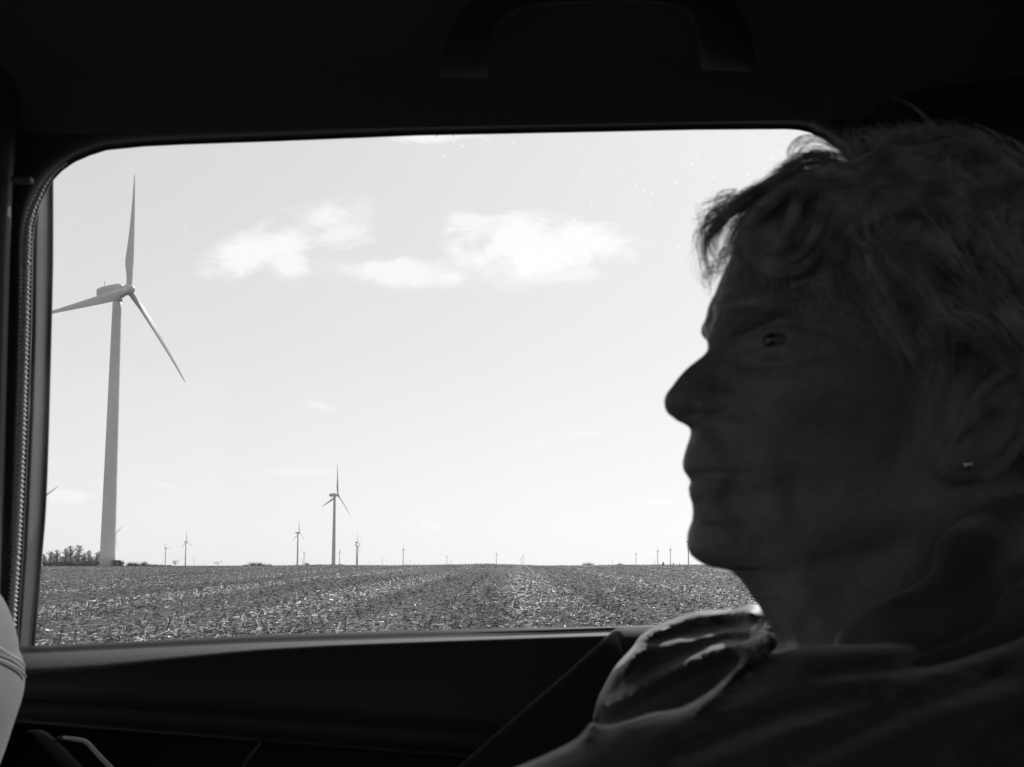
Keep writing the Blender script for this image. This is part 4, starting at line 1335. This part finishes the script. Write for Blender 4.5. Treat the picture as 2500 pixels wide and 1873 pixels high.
def build_car():
    car = empty('car', (0, 0.3, 0.2))
    tag(car, 'interior of a parked car around the passenger, rear door with large clear window', 'car')
    # rear door: soft trim around the window opening
    base = resample(OPEN)
    def lay(d, Y): return (offset_loop(base, d), Y)
    V, Fc = ring_surface([lay(13, 1.292), lay(20, 1.278), lay(26, 1.272), lay(40, 1.266), lay(60, 1.262), lay(130, 1.266)])
    door = mesh_obj('rear_door', V, Fc, M_TRIM, car)
    V, Fc = ring_surface([lay(-.5, 1.330), lay(-.5, 1.306), lay(1.5, 1.300), lay(5.5, 1.298), lay(8, 1.302), lay(8.5, 1.31)])
    seal = mesh_obj('window_seal', V, Fc, M_RUBBER, door)
    V, Fc = ring_surface([lay(8.2, 1.312), lay(9.2, 1.296), lay(11, 1.294), lay(13.2, 1.295)])
    mesh_obj('seal_lip', V, Fc, principled('grey_rubber', .10, .4, .5), door)

    # ribbed weatherstrip on the pillar side
    path = [(24, 1600), (30, 1480), (38.5, 1350), (48, 1150), (55, 950), (60, 780), (63, 650), (65, 600), (68, 553.5), (73, 531), (80, 508), (92, 482.6), (104, 457),
            (118, 437), (138, 416), (163, 397)]
    n = 840
    pts = smoothpath([P(a, b, 1.269) for a, b in path], n)
    s = np.linspace(0, 1, n)
    length = np.linalg.norm(np.diff(pts, axis=0), axis=1).sum()
    rr = .0036 * (1 + .26 * np.sin(2 * math.pi * s * length / .0043)) * np.interp(s, [0, .80, .92, 1], [1, 1, .7, .3])
    V, Fc = tube(pts, rr, 10)
    mesh_obj('weatherstrip', V, Fc, principled('woven_weatherstrip', .8, .85, .2, bump=(2500, .4, .0004), sheen=.3), door)

    # division bar between the main glass and the fixed strip at its front
    bar = [(125.5, 425), (125.5, 520), (125, 640), (122, 780), (117.5, 950), (112.5, 1120), (107, 1250), (99, 1350), (91, 1450), (79, 1600)]
    bar = smoothpath(bar, 40)
    def strip(l0, l1, Y0, Y1, name, m, parent, mid=None, th=.006):
        """curved strip between two photo polylines, with thickness"""
        V = []; Fc = []
        n = len(l0)
        for a, b in zip(l0, l1):
            c = (np.array(a) + np.array(b)) / 2
            V += [P(*a, Y0), P(*c, (Y0 + Y1) / 2 if mid is None else mid), P(*b, Y1), P(*b, Y1 + th), P(*a, Y0 + th)]
        for i in range(n - 1):
            for k in range(5): Fc.append((i * 5 + k, i * 5 + (k + 1) % 5, i * 5 + 5 + (k + 1) % 5, i * 5 + 5 + k))
        Fc += [tuple(range(5)), tuple((n - 1) * 5 + k for k in range(5))[::-1]]
        return mesh_obj(name, V, Fc, m, parent)
    strip(bar - [5.2, 0], bar + [5.2, 0], 1.345, 1.345, 'division_bar', M_RUBBER, door, 1.341, .015)
    strip(bar - [9.6, 0], bar - [8.0, 0], 1.345, 1.345, 'bar_bead', M_RUBBER, door, 1.343, .004)
    inner = np.array([(np.interp(y, [425, 553, 600, 800, 1000, 1350, 1450, 1600], [96, 88, 86, 84, 78, 62, 55, 44]), y) for y in bar[:, 1]])
    inner2 = inner + np.array([3.0, 0])
    strip(inner - [6, 0], inner2 + [1.0, 0], 1.33, 1.33, 'channel', M_RUBBER, door, 1.326, .01)
    # painted metal of the door frame seen through the fixed strip, curving away
    sl = []; n = len(bar)
    V = []; Fc = []; K = 9
    for i in range(n):
        a = inner[i] - [4, 0]; b = bar[i] + [1, 0]
        for k in range(K):
            u = k / (K - 1)
            c = a * (1 - u) + b * u
            V.append(P(*c, 1.362 + .022 * math.sin(u * math.pi * .5) ** 1.5 + .0))
    for i in range(n - 1):
        for k in range(K - 1): Fc.append((i * K + k, i * K + k + 1, (i + 1) * K + k + 1, (i + 1) * K + k))
    mesh_obj('painted_frame', V, Fc, M_PAINT, door)

    # glass: one curved pane
    gm = bpy.data.materials.new('window_glass'); gm.use_nodes = True
    nt = gm.node_tree; N = nt.nodes; Lk = nt.links
    N.remove(N['Principled BSDF'])
    tr = N.new('ShaderNodeBsdfTransparent'); gl = N.new('ShaderNodeBsdfGlossy'); gl.inputs['Roughness'].default_value = .02
    lw = N.new('ShaderNodeLayerWeight'); lw.inputs['Blend'].default_value = .5
    f5 = N.new('ShaderNodeMath'); f5.operation = 'POWER'; f5.inputs[1].default_value = 5; Lk.new(lw.outputs['Facing'], f5.inputs[0])
    fr = N.new('ShaderNodeMath'); fr.operation = 'MULTIPLY_ADD'; fr.inputs[1].default_value = .7; fr.inputs[2].default_value = .018; Lk.new(f5.outputs[0], fr.inputs[0])
    mx = N.new('ShaderNodeMixShader'); Lk.new(fr.outputs[0], mx.inputs[0]); Lk.new(tr.outputs[0], mx.inputs[1]); Lk.new(gl.outputs[0], mx.inputs[2])
    tr.inputs[0].default_value = (.97, .97, .97, 1)
    # dust specks on the glass, denser towards the rear upper corner
    tc = N.new('ShaderNodeTexCoord'); vo = N.new('ShaderNodeTexVoronoi'); vo.inputs['Scale'].default_value = 120
    Lk.new(tc.outputs['Object'], vo.inputs['Vector'])
    sx = N.new('ShaderNodeSeparateColor'); Lk.new(vo.outputs['Color'], sx.inputs[0])
    size = N.new('ShaderNodeMath'); size.operation = 'MULTIPLY'; size.inputs[1].default_value = .14
    Lk.new(sx.outputs[1], size.inputs[0])
    lt = N.new('ShaderNodeMath'); lt.operation = 'LESS_THAN'; Lk.new(vo.outputs['Distance'], lt.inputs[0]); Lk.new(size.outputs[0], lt.inputs[1])
    so = N.new('ShaderNodeSeparateXYZ'); Lk.new(tc.outputs['Object'], so.inputs[0])
    dx = N.new('ShaderNodeMapRange'); dx.inputs['From Min'].default_value = -.15; dx.inputs['From Max'].default_value = .22; dx.inputs['To Max'].default_value = .8
    Lk.new(so.outputs[0], dx.inputs[0])
    dz = N.new('ShaderNodeMapRange'); dz.inputs['From Min'].default_value = EYE + .22; dz.inputs['From Max'].default_value = EYE + .38
    Lk.new(so.outputs[2], dz.inputs[0])
    pr = N.new('ShaderNodeMath'); pr.operation = 'MULTIPLY_ADD'; pr.inputs[2].default_value = .004; Lk.new(dx.outputs[0], pr.inputs[0]); Lk.new(dz.outputs[0], pr.inputs[1])
    ls = N.new('ShaderNodeMath'); ls.operation = 'LESS_THAN'; Lk.new(sx.outputs[0], ls.inputs[0]); Lk.new(pr.outputs[0], ls.inputs[1])
    an = N.new('ShaderNodeMath'); an.operation = 'MULTIPLY'; Lk.new(lt.outputs[0], an.inputs[0]); Lk.new(ls.outputs[0], an.inputs[1])
    td = N.new('ShaderNodeBsdfTranslucent'); td.inputs[0].default_value = (.9, .9, .9, 1)
    an2 = N.new('ShaderNodeMath'); an2.operation = 'MULTIPLY'; an2.inputs[1].default_value = .45; Lk.new(an.outputs[0], an2.inputs[0])
    m2 = N.new('ShaderNodeMixShader'); Lk.new(an2.outputs[0], m2.inputs[0]); Lk.new(mx.outputs[0], m2.inputs[1]); Lk.new(td.outputs[0], m2.inputs[2])
    # a thin film of grime scatters a little light
    td2 = N.new('ShaderNodeBsdfTranslucent'); td2.inputs[0].default_value = (.9, .9, .9, 1)
    gn = N.new('ShaderNodeTexNoise'); gn.inputs['Scale'].default_value = 9; gn.inputs['Detail'].default_value = 4
    Lk.new(tc.outputs['Object'], gn.inputs['Vector'])
    gr = N.new('ShaderNodeMapRange'); gr.inputs['From Min'].default_value = .45; gr.inputs['From Max'].default_value = .8; gr.inputs['To Min'].default_value = .006; gr.inputs['To Max'].default_value = .03
    Lk.new(gn.outputs['Fac'], gr.inputs[0])
    m3 = N.new('ShaderNodeMixShader'); Lk.new(gr.outputs[0], m3.inputs[0]); Lk.new(m2.outputs[0], m3.inputs[1]); Lk.new(td2.outputs[0], m3.inputs[2])
    Lk.new(m3.outputs[0], N['Material Output'].inputs[0])
    loop = offset_loop(base, 5)
    V = [P(a, b, 1.316) for a, b in loop]
    mesh_obj('window_glass', V, [tuple(range(len(V)))], gm, door, smooth=False)

    # door card: a lofted surface from the glass slot down to the floor
    cols = [-260, -120, -20, 60, 140, 240, 326, 466, 625, 800, 1000, 1250, 1487, 1750, 2000, 2400, 2900]
    S0 = [1612, 1606, 1601, 1598, 1595, 1590, 1586, 1579, 1571.5, 1566, 1560, 1553, 1546, 1538, 1530, 1518, 1504]
    E0 = [1655, 1650, 1645, 1641, 1637, 1630, 1620, 1604, 1588, 1577, 1569, 1560, 1552, 1544, 1536, 1524, 1510]
    rows = []
    def row(f, Y): rows.append([P(c, f(i, c), Y if np.isscalar(Y) else Y(c)) for i, c in enumerate(cols)])
    row(lambda i, c: S0[i] - 1.5, 1.290); row(lambda i, c: S0[i], 1.284)
    row(lambda i, c: S0[i] + (E0[i] - S0[i]) * .35, 1.262)
    row(lambda i, c: S0[i] + (E0[i] - S0[i]) * .75, 1.244)
    row(lambda i, c: E0[i], 1.238); row(lambda i, c: E0[i] + 5, 1.237); row(lambda i, c: E0[i] + 14, 1.239)
    g1 = lambda c: 1706 + (c - 58) * .0717
    row(lambda i, c: g1(c) - 40, 1.241); row(lambda i, c: g1(c) - 4, 1.236); row(lambda i, c: g1(c) - 1.5, 1.232); row(lambda i, c: g1(c), 1.238); row(lambda i, c: g1(c) + 3, 1.239)
    g2 = lambda c: 1763 + (c - 60) * .0765
    row(lambda i, c: g2(c) - 22, 1.239); row(lambda i, c: g2(c) - 12, 1.228); row(lambda i, c: g2(c) - 3, 1.220)
    row(lambda i, c: g2(c) + 2, 1.219); row(lambda i, c: g2(c) + 6, 1.226); row(lambda i, c: g2(c) + 14, 1.252)
    row(lambda i, c: 2100, 1.262); row(lambda i, c: 2900, 1.27)
    n = len(cols)
    V = [p for r in rows for p in r]
    Fc = [(i * n + k, i * n + k + 1, (i + 1) * n + k + 1, (i + 1) * n + k) for i in range(len(rows) - 1) for k in range(n - 1)]
    nr = 5
    sill = mesh_obj('sill', V[:n * (nr + 1)], [f for f in Fc if max(f) < n * (nr + 1)], M_SILL, door)
    off = n * nr
    mesh_obj('door_card', V[off:], [tuple(i - off for i in f) for f in Fc if min(f) >= off], M_TRIM, door)
    # slot rubber below the glass
    slot = [(c, s_) for c, s_ in zip(cols, S0)]
    V = []; m = len(slot)
    for dy, Y in ((-20, 1.310), (-15, 1.302), (-9, 1.2985), (-2, 1.294), (1, 1.287)):
        V += [P(c, s_ + dy * (1 if c < 1300 else .8), Y) for c, s_ in slot]
    Fc = [(i * m + k, i * m + k + 1, (i + 1) * m + k + 1, (i + 1) * m + k) for i in range(4) for k in range(m - 1)]
    mesh_obj('slot_rubber', V, Fc, M_RUBBER, door)
    # pull handle and the edge of the map pocket
    pts = smoothpath([P(a, b, 1.175 + .012 * (k < 1)) for k, (a, b) in enumerate([(142, 1801), (160, 1803), (182, 1806), (204, 1810), (218, 1820), (240, 1845), (272, 1878), (330, 1940), (420, 2030)])], 40)
    V, Fc = tube(pts, np.interp(np.linspace(0, 1, 40), [0, .1, .5, 1], [.0012, .0019, .0026, .003]), 10)
    mesh_obj('door_handle', V, Fc, M_CHROME, door)
    V = []; Fc = []
    gp = smoothpath([(66, 1786), (92, 1790), (118, 1812), (150, 1846), (185, 1884), (260, 1960)], 24)
    for k, c in enumerate(gp):
        w = np.interp(k, [0, 4, 23], [6, 15, 22])
        V += [P(c[0] - w, c[1] + w * .6, 1.185), P(c[0], c[1], 1.178), P(c[0] + w, c[1] - w * .6, 1.185), P(c[0] + w, c[1] - w * .6, 1.215), P(c[0] - w, c[1] + w * .6, 1.215)]
    for i in range(23):
        for k in range(5): Fc.append((i * 5 + k, i * 5 + (k + 1) % 5, i * 5 + 5 + (k + 1) % 5, i * 5 + 5 + k))
    Fc.append(tuple(range(5))[::-1])
    mesh_obj('grip', V, Fc, M_PLASTIC, door)
    pts = smoothpath([P(a, b, 1.222) for a, b in [(626, 1806), (634, 1810), (632, 1822), (610, 1850), (592, 1880), (560, 1950)]], 30)
    V, Fc = tube(pts, .0022, 8)
    edge_m = principled('satin_edge', .08, .4, .5)
    mesh_obj('pocket_edge', V, Fc, edge_m, door)
    pts = smoothpath([P(a, b, Y) for a, b, Y in [(40, 1762, 1.2175), (120, 1768, 1.2175), (300, 1781.5, 1.2175), (480, 1795, 1.2175), (632, 1807, 1.2175)]], 40)
    V, Fc = tube(pts, .0013, 8)
    mesh_obj('ridge_highlight', V, Fc, edge_m, door)  # thin lighter strip added so the door card ridge seems to catch light

    # roof, pillars and the rest of the shell
    shell = MB()
    # headliner: from the window trim over to the other side
    prof = [(1.262, .412), (1.253, .425), (1.232, .462), (1.20, .495), (1.15, .525), (1.05, .555), (.9, .575), (.5, .59), (.1, .58), (-.15, .55), (-.28, .50), (-.33, .43)]
    xs = np.linspace(-2.0, 1.1, 32)
    V = []
    for yy, zz in prof:
        for xx in xs:
            V.append((xx, yy, EYE + zz + (.02 * (xx - .1) if yy > 1.1 else 0)))
    n = len(xs); Fc = [(i * n + k, i * n + k + 1, (i + 1) * n + k + 1, (i + 1) * n + k) for i in range(len(prof) - 1) for k in range(n - 1)]
    body = mesh_obj('headliner', V, Fc, M_CLOTH_DARK, car)
    outer = MB()
    outer.box((-2.1, -.42, EYE + .64), (1.2, 1.40, EYE + .68))                   # roof skin
    outer.box((-2.1, -.42, .10), (1.2, 1.40, .16))                               # floor pan
    outer.box((1.0, -.42, .16), (1.06, 1.40, EYE + .12))                         # behind the rear seat
    outer.box((1.0, -.42, EYE + .44), (1.06, 1.40, EYE + .639))
    outer.box((-2.1, -.42, .161), (-2.04, 1.40, EYE - .12))                      # dashboard bulkhead
    outer.box((-2.1, -.42, EYE + .42), (-2.04, 1.40, EYE + .639))
    outer.box((-2.039, -.42, .161), (.999, -.36, EYE - .08))                     # left side, below the glass
    outer.box((-2.039, -.42, EYE + .42), (.999, -.36, EYE + .639))
    for x0, x1 in ((-2.039, -1.7), (-.62, -.50), (.52, .999)): outer.box((x0, -.42, EYE - .079), (x1, -.36, EYE + .419))
    outer.box((-2.039, 1.34, .161), (.999, 1.395, EYE - .11))                    # right side outer skin
    outer.box((-2.039, 1.36, EYE + .475), (.999, 1.40, EYE + .639))
    outer.box((-2.039, 1.30, EYE - .109), (-1.5, 1.395, EYE + .44))
    outer.box((.50, 1.33, EYE - .109), (.999, 1.395, EYE + .474))
    outer.build('body', principled('car_body', .06, .4, .4), car, smooth=False)
    tint = bpy.data.materials.new('dimming_glass'); tint.use_nodes = True
    nt = tint.node_tree; nt.nodes.remove(nt.nodes['Principled BSDF'])
    tr = nt.nodes.new('ShaderNodeBsdfTransparent'); tr.inputs[0].default_value = (TINT, TINT, TINT, 1)  # tint of the unseen side and rear panes, set to hold down cabin light
    nt.links.new(tr.outputs[0], nt.nodes['Material Output'].inputs[0])
    g = MB()
    g.box((-.499, -.40, EYE - .078), (.519, -.395, EYE + .418)); g.box((1.02, -.35, EYE + .121), (1.03, 1.33, EYE + .439))
    g.build('dimming_glass', tint, car, smooth=False)
    g = MB(); g.box((-1.699, -.40, EYE - .078), (-.621, -.395, EYE + .418)); g.box((-2.07, -.35, EYE - .119), (-2.065, 1.33, EYE + .419))
    clear = tint.copy(); clear.name = 'windscreen_glass'
    clear.node_tree.nodes['Transparent BSDF'].inputs[0].default_value = (.9, .9, .9, 1)
    g.build('front_glass', clear, car, smooth=False)

    # B pillar trim beside the weatherstrip
    V = []; Fc = []
    ys = np.linspace(-250, 2300, 40)
    for y in ys:
        e = np.interp(y, [-250, 300, 436, 600, 1350, 1600, 2300], [60, 44, 30, 21, 2, -8, -40])
        prf = [(e + 40, 1.275), (e + 4, 1.262), (e, 1.245), (e - 12, 1.236), (e - 60, 1.225), (e - 220, 1.215), (e - 420, 1.23)]
        V += [P(a, y, Y) for a, Y in prf]
    k_ = 7
    for i in range(len(ys) - 1):
        for k in range(k_ - 1): Fc.append((i * k_ + k, i * k_ + k + 1, (i + 1) * k_ + k + 1, (i + 1) * k_ + k))
    pil = mesh_obj('pillar_trim', V, Fc, M_PLASTIC, car)
    V = []; Fc = []
    for y in ys:
        e = np.interp(y, [-250, 280, 500, 1400, 2300], [2090, 2110, 2140, 2160, 2160])
        prf = [(e, 1.2655), (e + 30, 1.255), (e + 120, 1.248), (e + 500, 1.240), (e + 1100, 1.22)]
        V += [P(a, y, Y) for a, Y in prf]
    for i in range(len(ys) - 1):
        for k in range(4): Fc.append((i * 5 + k, i * 5 + k + 1, (i + 1) * 5 + k + 1, (i + 1) * 5 + k))
    mesh_obj('rear_pillar_trim', V, Fc, M_TRIM, car)
    mb = MB(); a = P(18, 440, 1.222); b = P(70, 424, 1.222)
    mb.box((a[0], 1.226, a[2]), (b[0], 1.240, b[2]))
    bo = mb.build('belt_anchor', principled('anchor_plastic', .14, .5), pil, smooth=False)
    bv = bo.modifiers.new('b', 'BEVEL'); bv.width = .003; bv.segments = 3

    # grab handle under the roof edge
    path = [(1133, 189, 62, 1.19), (1135, 150, 57, 1.172), (1150, 90, 50, 1.158), (1185, 30, 45, 1.15), (1250, -12, 42, 1.145), (1340, -28, 40, 1.143), (1480, -34, 40, 1.143), (1600, -34, 42, 1.143),
            (1690, -18, 46, 1.145), (1738, 25, 56, 1.15), (1765, 85, 64, 1.158), (1775, 135, 66, 1.172), (1775, 173, 65, 1.19)]
    pp = smoothpath([(a, b, w, Y * 1000) for a, b, w, Y in path], 60)
    V = []; S = 16
    for i in range(60):
        t = pp[min(i + 1, 59)][:2] - pp[max(i - 1, 0)][:2]; t /= np.linalg.norm(t)
        nrm = np.array([-t[1], t[0]])
        for k in range(S):
            a = 2 * math.pi * k / S
            cx = np.sign(math.cos(a)) * abs(math.cos(a)) ** .6; sy = np.sign(math.sin(a)) * abs(math.sin(a)) ** .6
            c = pp[i][:2] + nrm * pp[i][2] * cx
            V.append(P(c[0], c[1], pp[i][3] / 1000 - .009 * sy * (1 if i not in (0, 59) else .9)))
    Fc = [(i * S + k, i * S + (k + 1) % S, (i + 1) * S + (k + 1) % S, (i + 1) * S + k) for i in range(59) for k in range(S)]
    Fc += [tuple(range(S))[::-1], tuple(59 * S + k for k in range(S))]
    mesh_obj('grab_handle', V, Fc, principled('handle_plastic', .07, .6, .25), car)

    # front seat back at the left edge
    prof = [(-60, 1385), (0, 1405), (15, 1434), (29.6, 1464), (40, 1502), (47, 1530), (50.5, 1560), (52.5, 1580), (49, 1592), (50, 1602), (55, 1614), (57.5, 1635), (59, 1665), (58.5, 1700), (55, 1730), (50, 1752), (41, 1790), (28.5, 1834), (16, 1872), (-20, 1960), (-60, 2200), (-70, 2600)]
    Yc, ry = 1.02, .175
    V = []; S = 48
    for a, b in prof:
        e = P(a - 24, b, 1.10)
        z = e[2]; hw = ry + .02 * math.exp(-((b - 1665) / 90.) ** 2) - (.11 if b < 1390 else .05 * math.exp(-(b - 1405) / 40.) if b >= 1405 else .05)
        hx = .085
        cx = e[0] - hx
        for k in range(S):
            t = 2 * math.pi * k / S
            c_, s_ = math.cos(t), math.sin(t)
            V.append((cx + hx * np.sign(c_) * abs(c_) ** .62, Yc + hw * np.sign(s_) * abs(s_) ** .7, z))
    n = len(prof)
    Fc = [(i * S + k, i * S + (k + 1) % S, (i + 1) * S + (k + 1) % S, (i + 1) * S + k) for i in range(n - 1) for k in range(S)]
    Fc += [tuple(range(S)), tuple((n - 1) * S + k for k in range(S))[::-1]]
    fs = mesh_obj('front_seat', V, Fc, M_SEAT, car)
    sub = fs.modifiers.new('s', 'SUBSURF'); sub.levels = 1; sub.render_levels = 2
    # piping and stitches of the seam
    def seat_point(t, b, off=0.0):
        a = np.interp(b, [q[1] for q in prof], [q[0] for q in prof]); e = P(a - 24, b, 1.10)
        hw = ry + .02 * math.exp(-((b - 1665) / 90.) ** 2) - .05 * math.exp(-(b - 1405) / 40.)
        c_, s_ = math.cos(t), math.sin(t)
        return np.array([e[0] - .085 + (.085 + off) * np.sign(c_) * abs(c_) ** .62, Yc + (hw + off) * np.sign(s_) * abs(s_) ** .7, e[2]])
    ths = np.linspace(-.38, .55, 60)
    V, Fc = tube([seat_point(t, 1566 + 150 * t, -.0008) for t in ths], .0026, 8)
    mesh_obj('piping', V, Fc, M_SEAT, fs)
    mb = MB()
    for bb in (1578, 1606):
        for t in np.linspace(-.38, .55, 70):
            p0 = seat_point(t, bb - 26 + 150 * t, .0014); p1 = seat_point(t + .008, bb - 24.8 + 150 * t, .0014)
            mb.tube([p0, p1], [.0009, .0009], 5)
    mesh_obj('stitching', mb.v, mb.f, principled('light_thread', .75, .7), fs)

    # rear seat: cushion, backrest, and the bolster by the door
    rs = MB()
    rs.box((-.12, -.30, .42), (.62, 1.17, .62))
    rear = rs.build('rear_seat', M_TRIM, car, smooth=False)
    bv = rear.modifiers.new('b', 'BEVEL'); bv.width = .05; bv.segments = 4
    bk = MB(); bk.box((.50, -.30, .55), (.64, 1.17, EYE + .08), (math.radians(16), 'Y'), (.55, .5, .6))
    bo = bk.build('backrest', M_TRIM, rear, smooth=False)
    bv = bo.modifiers.new('b', 'BEVEL'); bv.width = .05; bv.segments = 4
    # bolster: outline in the photo, between two depths with a rounded edge
    ol = smoothpath([(1060, 1930), (1100, 1888), (1180, 1817), (1280, 1730), (1370, 1652), (1440, 1590), (1487, 1548), (1502, 1536), (1520, 1532), (1640, 1529), (1800, 1524), (1950, 1518)], 60)
    V = []; dY = [(1.195, 7), (1.165, 1.5), (1.155, 0), (1.145, 1.5), (1.130, 9), (1.118, 30), (1.105, 90)]
    for Y, ins in dY:
        t = np.gradient(ol, axis=0); t /= np.linalg.norm(t, axis=1)[:, None]
        nn = np.stack([-t[:, 1], t[:, 0]], 1)
        for c, q in zip(ol, nn):
            w_ = float(np.clip((1560 - c[1]) / 25, 0, 1))
            Yk = 1.155 + (Y - 1.155) * (w_ if Y > 1.155 else (.25 + .75 * w_))
            V.append(P(*(c + q * ins * (w_ if Y > 1.155 else 1)), Yk))
    low = len(V)
    n = 60
    Fc = [(i * n + k, i * n + k + 1, (i + 1) * n + k + 1, (i + 1) * n + k) for i in range(len(dY) - 1) for k in range(n - 1)]
    cidx = len(V); V.append(P(1750, 2150, 1.09))
    for k in range(n - 1): Fc.append(((len(dY) - 1) * n + k, (len(dY) - 1) * n + k + 1, cidx))
    mesh_obj('side_bolster', V, Fc, principled('bolster_cloth', .035, .9, .15, bump=(1200, .4, .0006), sheen=.2), rear)
    return car


TINT = 0.6
build_car()
